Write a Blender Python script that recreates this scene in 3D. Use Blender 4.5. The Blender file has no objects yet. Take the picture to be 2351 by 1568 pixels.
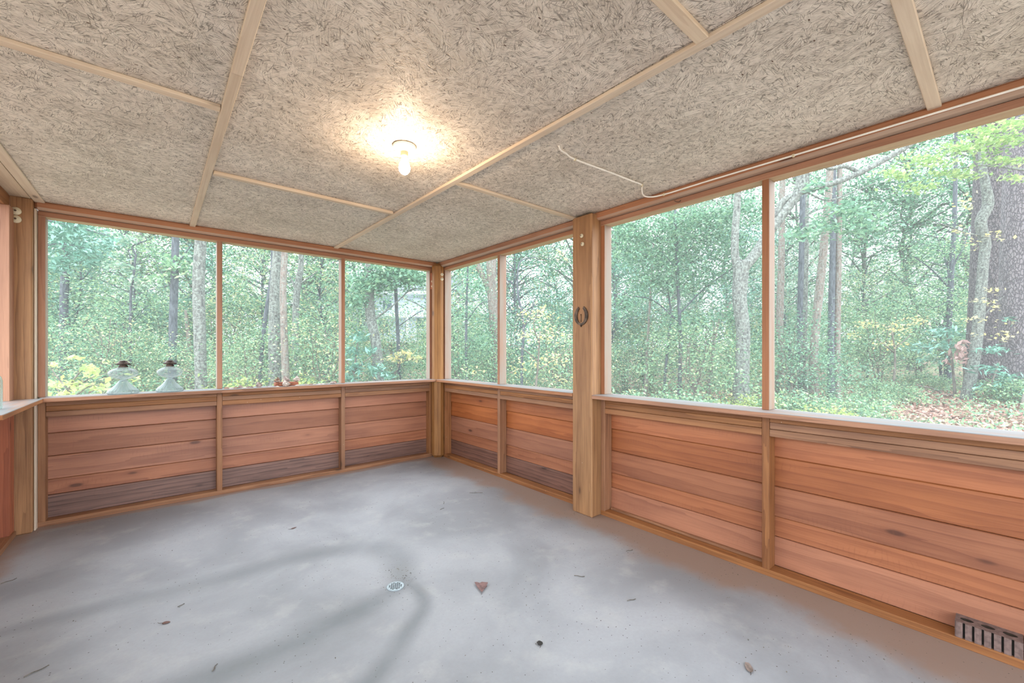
import bpy, math, random
import numpy as np
from mathutils import Vector, Matrix

S = bpy.context.scene
COL = S.collection
random.seed(7)
# ------------------------------------------------------------------ camera, sky, exposure
F_PX, CX, HY, CAM_H = 962.63, 1175.5, 807.0, 1.30
A = math.radians(49.834)
FWD = (math.cos(A), math.sin(A)); RGT = (math.sin(A), -math.cos(A))
cam = bpy.data.cameras.new('camera'); cam_o = bpy.data.objects.new('camera', cam); COL.objects.link(cam_o)
cam.sensor_fit = 'HORIZONTAL'; cam.sensor_width = 36.0; cam.lens = 36.0 * F_PX / 2351.0
cam.shift_y = (HY - 784.0) / 2351.0; cam.clip_start = 0.02; cam.clip_end = 400
cam_o.location = (0, 0, CAM_H)
cam_o.rotation_euler = (math.pi / 2, 0, A - math.pi / 2)
S.camera = cam_o
SKY_STRENGTH, BULB_STRENGTH, EXPOSURE, SCREEN_VEIL = 1.0, 60.0, 2.70, 0.12
wd = bpy.data.worlds.new('overcast_sky'); S.world = wd; wd.use_nodes = True
bg = wd.node_tree.nodes['Background']; bg.inputs[0].default_value = (0.83, 0.92, 1.0, 1); bg.inputs[1].default_value = SKY_STRENGTH
S.view_settings.view_transform = 'Standard'; S.view_settings.look = 'None'
S.view_settings.gamma = 1.0; S.view_settings.use_curve_mapping = False
S.view_settings.exposure = EXPOSURE

# ------------------------------------------------------------------ helpers
def lin(h):
    h = h.lstrip('#'); o = []
    for i in (0, 2, 4):
        c = int(h[i:i + 2], 16) / 255.0
        o.append(c / 12.92 if c <= 0.04045 else ((c + 0.055) / 1.055) ** 2.4)
    return (*o, 1.0)

def at(u, d, z=0.0):                       # a point d metres deep along the sight line of column u, at height z
    k = (u - CX) / F_PX
    return Vector(((FWD[0] + RGT[0] * k) * d, (FWD[1] + RGT[1] * k) * d, z))

def zat(v, d):                             # height that row v shows at depth d
    return CAM_H + (HY - v) / F_PX * d

def ground_z(x, y):
    d = max(0.0, max(x - 2.9, y - 4.8)) 
    return -0.16 + 0.03 * d + 0.05 * math.sin(x * 0.9 + 1.3) * math.cos(y * 0.7) * min(1, d / 2)

def props(o, label=None, cat=None, group=None, kind=None):
    if label: o['label'] = label
    if cat: o['category'] = cat
    if group: o['group'] = group
    if kind: o['kind'] = kind
    return o

def link(o, parent=None):
    COL.objects.link(o)
    if parent is not None: o.parent = parent
    return o

def empty(name, loc=(0, 0, 0), rz=0.0, parent=None, **k):
    o = bpy.data.objects.new(name, None); link(o, parent); o.location = loc; o.rotation_euler = (0, 0, rz)
    o.empty_display_size = 0.1
    return props(o, **k)

def mesh(name, verts, faces, mat=None, smooth=False):
    m = bpy.data.meshes.new(name); m.from_pydata([tuple(v) for v in verts], [], faces); m.update()
    if mat: m.materials.append(mat)
    if smooth: m.polygons.foreach_set('use_smooth', [True] * len(m.polygons))
    return m

def obj(name, me, parent=None, loc=(0, 0, 0), rot=(0, 0, 0), **k):
    o = bpy.data.objects.new(name, me); link(o, parent); o.location = loc; o.rotation_euler = rot
    return props(o, **k)

def np_mesh(name, V, Fq, mat, smooth=False):          # fast quad mesh from numpy
    m = bpy.data.meshes.new(name); n = len(Fq)
    m.vertices.add(len(V)); m.vertices.foreach_set('co', np.asarray(V, np.float32).ravel())
    m.loops.add(n * 4); m.loops.foreach_set('vertex_index', np.asarray(Fq, np.int32).ravel())
    m.polygons.add(n); m.polygons.foreach_set('loop_start', np.arange(0, n * 4, 4, dtype=np.int32))
    m.polygons.foreach_set('loop_total', np.full(n, 4, np.int32))
    if smooth: m.polygons.foreach_set('use_smooth', np.ones(n, bool))
    if mat: m.materials.append(mat)
    m.update(); m.validate(); return m

def box_mesh(name, L, B, T, mat, c=0.002):            # chamfered box, length along local X
    hx, hy, hz = L / 2, B / 2, T / 2; c = min(c, hx * .45, hy * .45, hz * .45)
    V = []; idx = {}
    for sx in (-1, 1):
        for sy in (-1, 1):
            for sz in (-1, 1):
                for a, p in ((0, (hx, hy - c, hz - c)), (1, (hx - c, hy, hz - c)), (2, (hx - c, hy - c, hz))):
                    idx[sx, sy, sz, a] = len(V); V.append((sx * p[0], sy * p[1], sz * p[2]))
    Fc = []
    def q(*ks): Fc.append([idx[k] for k in ks])
    for s in (-1, 1):
        o = [(-1, -1), (1, -1), (1, 1), (-1, 1)]
        if s < 0: o = o[::-1]
        q(*[(s, a, b, 0) for a, b in o])
        q(*[(b, s, a, 1) for a, b in o])
        q(*[(a, b, s, 2) for a, b in o])
    for s in (-1, 1):
        for t in (-1, 1):
            e = [(s, t, -1, 0), (s, t, 1, 0), (s, t, 1, 1), (s, t, -1, 1)]; q(*(e if s * t < 0 else e[::-1]))
            e = [(-1, s, t, 1), (1, s, t, 1), (1, s, t, 2), (-1, s, t, 2)]; q(*(e if s * t < 0 else e[::-1]))
            e = [(s, -1, t, 0), (s, 1, t, 0), (s, 1, t, 2), (s, -1, t, 2)]; q(*(e if s * t > 0 else e[::-1]))
    for sx in (-1, 1):
        for sy in (-1, 1):
            for sz in (-1, 1):
                e = [(sx, sy, sz, 0), (sx, sy, sz, 1), (sx, sy, sz, 2)]; q(*(e if sx * sy * sz > 0 else e[::-1]))
    return mesh(name, V, Fc, mat)

ROT = {'x': (0, 0, 0), 'y': (0, 0, math.pi / 2), 'z': (0, -math.pi / 2, 0)}
def board(name, xs, ys, zs, ax, mat, parent=None, c=0.002, tilt=0.0, **k):
    dx, dy, dz = xs[1] - xs[0], ys[1] - ys[0], zs[1] - zs[0]
    L, B, T = {'x': (dx, dy, dz), 'y': (dy, dx, dz), 'z': (dz, dy, dx)}[ax]
    o = obj(name, box_mesh(name, L, B, T, mat, c), parent, **k)
    r = list(ROT[ax]); 
    if tilt: r[0] += tilt
    o.rotation_euler = r
    o.location = Vector(((xs[0] + xs[1]) / 2, (ys[0] + ys[1]) / 2, (zs[0] + zs[1]) / 2)) - (parent.location if parent else Vector())
    return o

def tube_geo(path, radii, seg=8, caps=True):
    P = [Vector(p) for p in path]; V = []; Fc = []; n = len(P)
    t = (P[1] - P[0]).normalized(); up = Vector((0, 0, 1)) if abs(t.z) < .9 else Vector((1, 0, 0))
    s = t.cross(up).normalized()
    for i in range(n):
        t = (P[min(i + 1, n - 1)] - P[max(i - 1, 0)]).normalized()
        s = (s - t * s.dot(t)).normalized(); b = t.cross(s)
        for j in range(seg):
            a = 2 * math.pi * j / seg
            V.append(P[i] + (s * math.cos(a) + b * math.sin(a)) * radii[i])
    for i in range(n - 1):
        for j in range(seg):
            k = (j + 1) % seg
            Fc.append([i * seg + j, i * seg + k, (i + 1) * seg + k, (i + 1) * seg + j])
    if caps:
        Fc.append(list(range(seg))[::-1]); Fc.append([(n - 1) * seg + j for j in range(seg)])
    return V, Fc

def tube(name, path, r, mat, parent=None, seg=8, **k):
    rr = [r] * len(path) if isinstance(r, (int, float)) else r
    V, Fc = tube_geo(path, rr, seg)
    return obj(name, mesh(name, V, Fc, mat, True), parent, **k)

def smooth_path(pts, n=6):                 # Catmull-Rom through points (any dimension)
    pts = [np.array(p, float) for p in pts]; P = [2 * pts[0] - pts[1]] + pts + [2 * pts[-1] - pts[-2]]; out = []
    for i in range(1, len(P) - 2):
        for k in range(n):
            t = k / n; a, b, c, d = P[i - 1], P[i], P[i + 1], P[i + 2]
            out.append(0.5 * ((2 * b) + (c - a) * t + (2 * a - 5 * b + 4 * c - d) * t * t + (3 * b - a - 3 * c + d) * t ** 3))
    out.append(pts[-1]); return out

def lathe(name, prof, mat, parent=None, seg=32, wob=None, caps=True, **k):
    V = []; Fc = []; n = len(prof)
    for i, (r, z) in enumerate(prof):
        for j in range(seg):
            a = 2 * math.pi * j / seg; rr = max(r, 1e-4)
            if wob: rr *= wob(i, a, r, z)
            V.append((rr * math.cos(a), rr * math.sin(a), z))
    for i in range(n - 1):
        for j in range(seg):
            kx = (j + 1) % seg; Fc.append([i * seg + j, i * seg + kx, (i + 1) * seg + kx, (i + 1) * seg + j])
    if caps: Fc.append(list(range(seg))[::-1]); Fc.append([(n - 1) * seg + j for j in range(seg)])
    return obj(name, mesh(name, V, Fc, mat, True), parent, **k)

# ------------------------------------------------------------------ materials
class NT:
    def __init__(s, name):
        s.m = bpy.data.materials.new(name); s.m.use_nodes = True; s.t = s.m.node_tree; s.t.nodes.clear()
        s.out = s.n('ShaderNodeOutputMaterial')
    def n(s, typ, ins=None, **at_):
        nd = s.t.nodes.new(typ)
        for k, v in at_.items(): setattr(nd, k, v)
        for k, v in (ins or {}).items():
            if isinstance(v, bpy.types.NodeSocket): s.t.links.new(v, nd.inputs[k])
            else: nd.inputs[k].default_value = v
        return nd
    def math(s, op, a, b=0.5, c=None, clamp=False):
        i = {0: a, 1: b}
        if c is not None: i[2] = c
        return s.n('ShaderNodeMath', i, operation=op, use_clamp=clamp).outputs[0]
    def vmul(s, v, sc): return s.n('ShaderNodeVectorMath', {0: v, 1: sc}, operation='MULTIPLY').outputs[0]
    def vadd(s, v, b): return s.n('ShaderNodeVectorMath', {0: v, 1: b}, operation='ADD').outputs[0]
    def ramp(s, fac, lo, hi): return s.n('ShaderNodeMapRange', {0: fac, 1: lo, 2: hi}, interpolation_type='SMOOTHSTEP').outputs[0]
    def mix(s, fac, a, b, blend='MIX'):
        nd = s.n('ShaderNodeMix', data_type='RGBA', blend_type=blend)
        for k, v in ((0, fac), (6, a), (7, b)):
            if isinstance(v, bpy.types.NodeSocket): s.t.links.new(v, nd.inputs[k])
            else: nd.inputs[k].default_value = v
        return nd.outputs[2]
    def noise(s, v, scale=1, detail=2, rough=.5, dist=0):
        return s.n('ShaderNodeTexNoise', {'Vector': v, 'Scale': scale, 'Detail': detail, 'Roughness': rough, 'Distortion': dist}).outputs[0]
    def bsdf(s, color, rough=.6, bump=None, bstr=.2, bdist=.01, **k):
        p = s.n('ShaderNodeBsdfPrincipled', {'Base Color': color, 'Roughness': rough, **{q.replace('_', ' '): w for q, w in k.items()}})
        if bump is not None:
            b = s.n('ShaderNodeBump', {'Height': bump, 'Strength': bstr, 'Distance': bdist}); s.t.links.new(b.outputs[0], p.inputs['Normal'])
        return p
    def done(s, sh):
        s.t.links.new(sh.outputs[0], s.out.inputs[0]); return s.m

def simple(name, hexc, rough=.6, var=.08, scale=8, **k):
    t = NT(name); tc = t.n('ShaderNodeTexCoord').outputs['Object']
    n = t.noise(tc, scale, 4)
    c = lin(hexc); d = tuple(x * (1 - 2.2 * var) for x in c[:3]) + (1,); e = tuple(min(1, x * (1 + 2 * var)) for x in c[:3]) + (1,)
    return t.done(t.bsdf(t.mix(t.ramp(n, .3, .7), d, e), rough, **k))

def wood(name, light, dark, rings=14, ring_amt=.45, fine_amt=.35, knot=.82, rough=.62, jitter=.16, saw=0.0, specks=0.0, grey=None):
    t = NT(name); P0 = t.n('ShaderNodeTexCoord').outputs['Object']
    rnd = t.n('ShaderNodeObjectInfo').outputs['Random']
    off = t.n('ShaderNodeCombineXYZ', {0: t.math('MULTIPLY', rnd, 61.0), 1: t.math('MULTIPLY', rnd, 17.3), 2: t.math('MULTIPLY', rnd, 7.7)}).outputs[0]
    P = t.vadd(P0, off)
    r2 = t.math('FRACT', t.math('MULTIPLY', rnd, 7919.0)); 
    cen = t.n('ShaderNodeCombineXYZ', {0: t.math('MULTIPLY', rnd, 9.0), 1: t.math('MULTIPLY_ADD', r2, .16, -.08), 2: t.math('MULTIPLY_ADD', rnd, .07, .03)}).outputs[0]
    R = t.vmul(t.vadd(P0, cen), (0.07, 1, 1))
    w = t.n('ShaderNodeTexWave', {'Vector': R, 'Scale': rings, 'Distortion': 5.0, 'Detail': 2.0, 'Detail Scale': 3.0, 'Detail Roughness': .5}, wave_type='RINGS', rings_direction='X', wave_profile='SAW').outputs[0]
    w = t.math('POWER', w, 2.0)
    fine = t.noise(t.vmul(P, (3.5, 130, 130)), 1, 4, .6)
    blotch = t.noise(t.vmul(P, (1.6, 7, 7)), 1, 4, .55)
    f = t.math('ADD', t.math('MULTIPLY', w, ring_amt), t.math('MULTIPLY', t.ramp(fine, .3, .72), fine_amt))
    f = t.math('ADD', f, t.math('MULTIPLY', t.ramp(blotch, .35, .75), .38), clamp=True)
    col = t.mix(f, lin(light), lin(dark))
    # knots
    kv = t.n('ShaderNodeTexVoronoi', {'Vector': t.vmul(P, (3.3, 9.5, 9.5)), 'Scale': 1.0, 'Randomness': 1.0}, voronoi_dimensions='3D')
    gate = t.math('GREATER_THAN', t.n('ShaderNodeSeparateColor', {0: kv.outputs['Color']}).outputs[0], knot)
    kd = t.math('ADD', kv.outputs['Distance'], t.math('MULTIPLY', t.math('SUBTRACT', fine, .5), .06))
    kn = t.math('MULTIPLY', t.ramp(kd, .17, .07), gate)
    kn2 = t.math('MULTIPLY', t.ramp(kd, .34, .12), gate)
    col = t.mix(t.math('MULTIPLY', kn2, .35), col, lin(dark))
    kdark = tuple(x * .35 for x in lin(dark)[:3]) + (1,)
    col = t.mix(t.math('MULTIPLY', kn, .8), col, kdark)
    if grey:  # tints faces by direction: wear on studs, sill; painted light under header, trim
        hexc, ax, sg_ = grey
        nz = t.n('ShaderNodeSeparateXYZ', {0: t.n('ShaderNodeNewGeometry').outputs['Normal']}).outputs[ax]
        nz = t.math('ABSOLUTE', nz) if sg_ == 0 else t.math('MULTIPLY', nz, float(sg_))
        g = t.math('MULTIPLY', t.ramp(nz, .45, .8), t.math('MULTIPLY_ADD', t.ramp(t.noise(t.vmul(P, (1.5, 14, 14)), 1, 5, .6), .3, .62), .5, .42))
        col = t.mix(g, col, lin(hexc))
    if saw:
        sw = t.n('ShaderNodeTexWave', {'Vector': P, 'Scale': 13.0, 'Distortion': 9.0, 'Detail': 2.0, 'Detail Scale': .6}, wave_type='BANDS', bands_direction='X').outputs[0]
        sm = t.math('MULTIPLY', t.ramp(t.noise(t.vmul(P, (1.5, 9, 9)), 1, 2), .5, .66), t.math('MULTIPLY', t.ramp(sw, .8, 1.0), t.ramp(t.noise(P, 30, 3), .4, .65)))
        col = t.mix(t.math('MULTIPLY', sm, saw), col, lin(dark))
    if specks:
        sv = t.n('ShaderNodeTexVoronoi', {'Vector': P, 'Scale': 34.0, 'Randomness': 1.0}, voronoi_dimensions='3D')
        sg = t.math('GREATER_THAN', t.n('ShaderNodeSeparateColor', {0: sv.outputs['Color']}).outputs[1], 1 - specks)
        col = t.mix(t.math('MULTIPLY', t.ramp(sv.outputs['Distance'], .075, .04), sg), col, lin('#e8ded0'))
    hs = t.n('ShaderNodeHueSaturation', {'Color': col, 'Value': t.math('MULTIPLY_ADD', r2, jitter * 2, 1 - jitter), 'Saturation': t.math('MULTIPLY_ADD', rnd, .2, .9)}).outputs[0]
    h = t.math('ADD', t.math('MULTIPLY', fine, .6), t.math('MULTIPLY', w, .25))
    return t.done(t.bsdf(hs, rough, h, .28, .004))

def osb():
    t = NT('oriented_strand_board'); P0 = t.n('ShaderNodeTexCoord').outputs['Object']
    rnd = t.n('ShaderNodeObjectInfo').outputs['Random']
    off = t.n('ShaderNodeCombineXYZ', {0: t.math('MULTIPLY', rnd, 31.0), 1: t.math('MULTIPLY', rnd, 57.0), 2: 0.0}).outputs[0]
    P = t.vadd(P0, off)
    wob = t.n('ShaderNodeTexNoise', {'Vector': P, 'Scale': 14.0, 'Detail': 2.0}).outputs['Color']
    Pd = t.vadd(P, t.vmul(t.vadd(wob, (-.5, -.5, -.5)), (.014, .014, 0)))
    tone = None; crack = None
    for cs, sx, sy, o, thr in ((13.0, 11.0, 105.0, 0.0, .11), (24.0, 20.0, 190.0, 5.3, .13), (8.0, 6.0, 50.0, 11.1, .05)):
        q = t.vadd(Pd, (o, o * .7, 0))
        cell = t.n('ShaderNodeTexVoronoi', {'Vector': q, 'Scale': cs}, voronoi_dimensions='2D')
        cc = t.n('ShaderNodeSeparateColor', {0: cell.outputs['Color']})
        ang = t.math('MULTIPLY_ADD', t.math('POWER', cc.outputs[0], 1.0), 3.14159, -.4)
        rot = t.n('ShaderNodeVectorRotate', {'Vector': q, 'Angle': ang}, rotation_type='Z_AXIS').outputs[0]
        sc = t.vmul(rot, (sx, sy, 1))
        e = t.n('ShaderNodeTexVoronoi', {'Vector': sc, 'Scale': 1.0}, voronoi_dimensions='2D', feature='DISTANCE_TO_EDGE').outputs['Distance']
        fl = t.n('ShaderNodeTexVoronoi', {'Vector': sc, 'Scale': 1.0}, voronoi_dimensions='2D')
        fc = t.n('ShaderNodeSeparateColor', {0: fl.outputs['Color']})
        gate = t.math('GREATER_THAN', fc.outputs[1], .38)
        ck = t.math('MULTIPLY', t.ramp(e, thr, thr * .25), gate)
        ck = t.math('MULTIPLY', ck, t.ramp(t.noise(q, 34, 2), .40, .56))
        tone = fc.outputs[2] if tone is None else t.math('ADD', t.math('MULTIPLY', tone, .6), t.math('MULTIPLY', fc.outputs[2], .4))
        crack = ck if crack is None else t.math('MAXIMUM', crack, ck)
    big = t.noise(P, 2.2, 3)
    fine = t.noise(t.vmul(P, (1, 1, 1)), 160, 3, .6)
    f = t.math('ADD', t.math('MULTIPLY', tone, .62), t.math('MULTIPLY', t.ramp(big, .3, .7), .3))
    f = t.math('ADD', f, t.math('MULTIPLY_ADD', fine, .4, -.2), clamp=True)
    col = t.mix(f, lin('#c4baad'), lin('#faf3e8'))
    col = t.mix(t.math('MULTIPLY', crack, .68), col, lin('#4f453d'))
    spk = t.n('ShaderNodeTexVoronoi', {'Vector': t.vmul(P, (1, 2.2, 1)), 'Scale': 8.0}, voronoi_dimensions='2D')
    sg = t.math('GREATER_THAN', t.n('ShaderNodeSeparateColor', {0: spk.outputs['Color']}).outputs[0], .90)
    col = t.mix(t.math('MULTIPLY', t.ramp(spk.outputs['Distance'], .06, .03), sg), col, lin('#5a3d2c'))
    h = t.math('SUBTRACT', t.math('MULTIPLY', tone, .5), t.math('MULTIPLY', crack, .7))
    return t.done(t.bsdf(col, .55, h, .55, .006))

def concrete():
    t = NT('worn_concrete'); P = t.n('ShaderNodeTexCoord').outputs['Object']
    a = t.noise(P, 1.3, 5, .55, .4); b = t.noise(t.vadd(P, (9, 3, 0)), 5, 6, .6); c = t.noise(P, 60, 4, .7)
    col = t.mix(t.ramp(a, .32, .68), lin('#84868a'), lin('#a0a2a6'))
    col = t.mix(t.math('MULTIPLY', t.ramp(b, .5, .75), .45), col, lin('#adadac'))
    col = t.mix(t.math('MULTIPLY', t.ramp(c, .3, .75), .16), col, lin('#7d7c7a'))
    sw = t.n('ShaderNodeTexVoronoi', {'Vector': P, 'Scale': 22.0}, voronoi_dimensions='2D')
    sg = t.math('GREATER_THAN', t.n('ShaderNodeSeparateColor', {0: sw.outputs['Color']}).outputs[0], .62)
    st = t.n('ShaderNodeAttribute', attribute_name='stain').outputs['Fac']
    dt = t.n('ShaderNodeAttribute', attribute_name='brown_edge').outputs['Fac']
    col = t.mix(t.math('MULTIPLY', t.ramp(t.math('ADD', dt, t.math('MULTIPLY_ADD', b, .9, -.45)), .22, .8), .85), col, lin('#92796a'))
    col = t.mix(t.math('MULTIPLY', t.math('MULTIPLY', st, t.math('MULTIPLY_ADD', b, 1.2, .4)), .55, clamp=True), col, lin('#5f6468'))
    col = t.mix(t.math('MULTIPLY', t.math('LESS_THAN', sw.outputs['Distance'], t.math('MULTIPLY_ADD', t.noise(t.vadd(P, (3, 8, 0)), 2.5, 3), .16, -.045)), sg), col, lin('#4a4440'))
    return t.done(t.bsdf(col, t.math('MULTIPLY_ADD', a, .25, .42), t.math('ADD', t.math('MULTIPLY', b, .5), t.math('MULTIPLY', c, .2)), .12, .004))

def leafmat(name, cols, trans=.35, rough=.42, spec=.5):
    t = NT(name); g = t.n('ShaderNodeNewGeometry').outputs['Random Per Island']
    cr = t.n('ShaderNodeValToRGB', {0: g}); el = cr.color_ramp.elements; cr.color_ramp.interpolation = 'LINEAR'
    n = len(cols); el[0].position = 0; el[0].color = lin(cols[0]); el[1].position = 1; el[1].color = lin(cols[-1])
    for i in range(1, n - 1):
        e = el.new(i / (n - 1)); e.color = lin(cols[i])
    c = cr.outputs[0]
    p = t.bsdf(c, rough); p.inputs['Specular IOR Level'].default_value = spec
    tr = t.n('ShaderNodeBsdfTranslucent', {'Color': c})
    mx = t.n('ShaderNodeMixShader', {0: trans, 1: p.outputs[0], 2: tr.outputs[0]})
    return t.done(mx)

def bark(name, c1, c2, sx=30, sz=7, lichen=None, plates=False):
    t = NT(name); P = t.n('ShaderNodeTexCoord').outputs['Object']
    q = t.vmul(P, (sx, sx, sz))
    n = t.noise(q, 1, 5, .6, .5); n2 = t.noise(P, 6, 4, .6)
    f = t.ramp(n, .3, .7); h = n
    if plates:
        v = t.n('ShaderNodeTexVoronoi', {'Vector': t.vadd(t.vmul(P, (24, 24, 9)), t.vmul(t.n('ShaderNodeTexNoise', {'Vector': P, 'Scale': 13.0, 'Detail': 3.0}).outputs['Color'], (1.6, 1.6, 1.6))), 'Scale': 1.0}, feature='DISTANCE_TO_EDGE').outputs['Distance']
        e = t.ramp(v, .0, .22); f = t.math('MULTIPLY', e, t.math('MULTIPLY_ADD', n, .7, .5), clamp=True); h = t.math('ADD', e, t.math('MULTIPLY', n, .4))
    col = t.mix(f, lin(c1), lin(c2))
    if lichen: col = t.mix(t.math('MULTIPLY', t.ramp(t.noise(P, 24, 6, .75), .46, .6), .85), col, lin(lichen))
    return t.done(t.bsdf(col, .85, h, .7, .02))

def glass(name, tint, rough=.03, tw=1.0):
    t = NT(name)
    p = t.bsdf(lin(tint), rough, Transmission_Weight=tw, IOR=1.45); return t.done(p)

def thin_glass(name, tint, lo, hi):
    t = NT(name); lw = t.n('ShaderNodeLayerWeight', {'Blend': .35}).outputs['Facing']
    p = t.bsdf(lin(tint), .08); tp = t.n('ShaderNodeBsdfTransparent', {0: (.93, .96, .96, 1)})
    return t.done(t.n('ShaderNodeMixShader', {0: t.math('MULTIPLY_ADD', lw, hi - lo, lo), 1: tp.outputs[0], 2: p.outputs[0]}))

def screen_mat():
    t = NT('insect_screen')
    d = t.n('ShaderNodeBsdfDiffuse', {'Color': lin('#c9cfd0')}); tr = t.n('ShaderNodeBsdfTranslucent', {'Color': lin('#e6ecee')})
    m1 = t.n('ShaderNodeMixShader', {0: .55, 1: d.outputs[0], 2: tr.outputs[0]})
    tp = t.n('ShaderNodeBsdfTransparent'); 
    return t.done(t.n('ShaderNodeMixShader', {0: SCREEN_VEIL, 1: tp.outputs[0], 2: m1.outputs[0]}))

def emit(name, col, st):
    t = NT(name); return t.done(t.n('ShaderNodeEmission', {0: col, 1: st}))

W_PLANK = wood('cedar_plank', '#a96a46', '#79432a', rings=6, ring_amt=.38, fine_amt=.25, saw=.3, rough=.48, jitter=.13)
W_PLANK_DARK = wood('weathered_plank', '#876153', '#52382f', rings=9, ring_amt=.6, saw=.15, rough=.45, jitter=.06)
W_FRAME = wood('framing_pine', '#a2704a', '#6f452a', rings=9, jitter=.09, specks=.05)
W_HEAD = wood('header_fir', '#b07c5c', '#875941', rings=6, ring_amt=.25, jitter=.07, grey=('#cdbb98', 2, -1))  # pale underside: planed wood plus bounce light put into the colour
W_TRIM = wood('rounded_trim', '#b5805f', '#8b5c43', rings=6, ring_amt=.25, jitter=.05, grey=('#b7a595', 2, -1))  # paler underside: light caught by the rounded edge, put into the colour
W_STUDR = wood('stud_fir_side', '#aa7656', '#82553e', rings=6, ring_amt=.3, jitter=.07, grey=('#93887b', 1, 0))
W_STUDB = wood('stud_fir_back', '#aa7656', '#82553e', rings=6, ring_amt=.3, jitter=.07, grey=('#93887b', 0, 0))
W_POST = wood('treated_post', '#a97a4c', '#734b2a', rings=9, jitter=.05, specks=.08)
W_SILL = wood('sill_board', '#b07a56', '#7d5238', rings=8, jitter=.05, grey=('#7c8284', 2, 1))
W_BATTEN = wood('pale_batten', '#e0d0ba', '#c4ae96', rings=6, ring_amt=.25, jitter=.05, knot=.94)
W_RED = wood('red_board', '#b0684a', '#854a34', rings=8, jitter=.08)
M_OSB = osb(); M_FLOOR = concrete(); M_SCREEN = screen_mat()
M_PORC = simple('cream_porcelain', '#d9cdb0', .25, .05); M_WIRE = simple('white_cable_sheath', '#f4efe6', .5, .03)
M_IRON = simple('rusty_iron', '#5a4a3e', .55, .25, 30, Metallic=.6); M_STEEL = simple('drain_steel', '#a3b0b6', .4, .05, 40, Metallic=.15)
M_DARK = simple('void_shade', '#17140f', .9); M_BRICKD = simple('dark_brown_brick', '#75605a', .9, .12, 60)  # near-black stands in for shade in brick grooves and under the grate
M_CORE_SHADE = simple('core_shade', '#35291f', .95, .15, 60)  # darker brick colour paints the shade inside the core holes
M_BRICKR = simple('red_brick', '#955c46', .9, .18, 40); M_GLASS = thin_glass('clear_lamp_glass', '#aab3b3', .20, .75); M_GLASSF = thin_glass('ribbed_foot_glass', '#a3b0b0', .38, .9); M_GLASSG = thin_glass('green_jar_glass', '#9fb5aa', .25, .8)
M_BURNER = simple('tarnished_brass', '#4a3a32', .5, .3, 30, Metallic=.5)
M_SHELL = simple('shell_pale', '#b5a598', .5, .14, 35); M_SHELLB = simple('shell_brown', '#83614e', .6, .25, 40); M_SHELLG = simple('shell_grey_pink', '#9c8a82', .55, .2, 50)
M_BULB = emit('lit_bulb', (1.0, .70, .46, 1), BULB_STRENGTH)
M_BACKING = simple('dark_seam_backing', '#2e2520', .9, .1, 6)  # for the added sheet that blocks light and darkens plank seams
M_BLACK = simple('black_rubber', '#24211f', .6)
G_DEEP = leafmat('leaf_deep_green', ['#3d5e48', '#5c8a6c', '#7aa888', '#96b88c'])
G_MID = leafmat('leaf_mid_green', ['#4a6d50', '#6c9674', '#90b58a', '#b6c992'])
G_BLUE = leafmat('leaf_glossy_blue_green', ['#4c7a69', '#5f937e', '#7cae98'], .2, .3, .7)
G_LIME = leafmat('leaf_yellow_green', ['#94ab58', '#adbd6e', '#c6cd88', '#7d9c5e'], .45)
G_SPRING = leafmat('leaf_fresh_green', ['#6f9054', '#86a862', '#9cb872', '#bcc687'], .45)
G_GOLD = leafmat('leaf_pale_gold', ['#d8c887', '#e6d7a8', '#cfc07a', '#93ac77'], .45)
G_RUST = leafmat('leaf_dead_pink', ['#94736c', '#ad8e86', '#7e5a52'], .3)
G_MIX = leafmat('leaf_mixed_autumn', ['#486a52', '#62906f', '#78a481', '#8aae84', '#a9ba88', '#d9caa0'])
G_GREY = leafmat('leaf_grey_green', ['#567a64', '#7ea088', '#9db89a', '#a39d90'])
L_LITTER = leafmat('leaf_litter', ['#7d5a4c', '#a67c6c', '#c39c8c', '#b5907a', '#8c6b58', '#d3b6a6'], .1, .6)
B_GREY = bark('bark_lichen_grey', '#3c3d3a', '#6d6e67', lichen='#858d83')
B_DARK = bark('bark_dark_grey', '#33373c', '#5b6066')
B_PINE = bark('bark_pine_plates', '#352f31', '#6d6465', plates=True)
B_PINE2 = bark('bark_pine_pale', '#4d464a', '#847a7d', plates=True)
B_PINK = bark('bark_pinkish', '#554a42', '#84746a', lichen='#7f8379')
B_TWIG = bark('bark_twig', '#4b463f', '#857c70')

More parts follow.
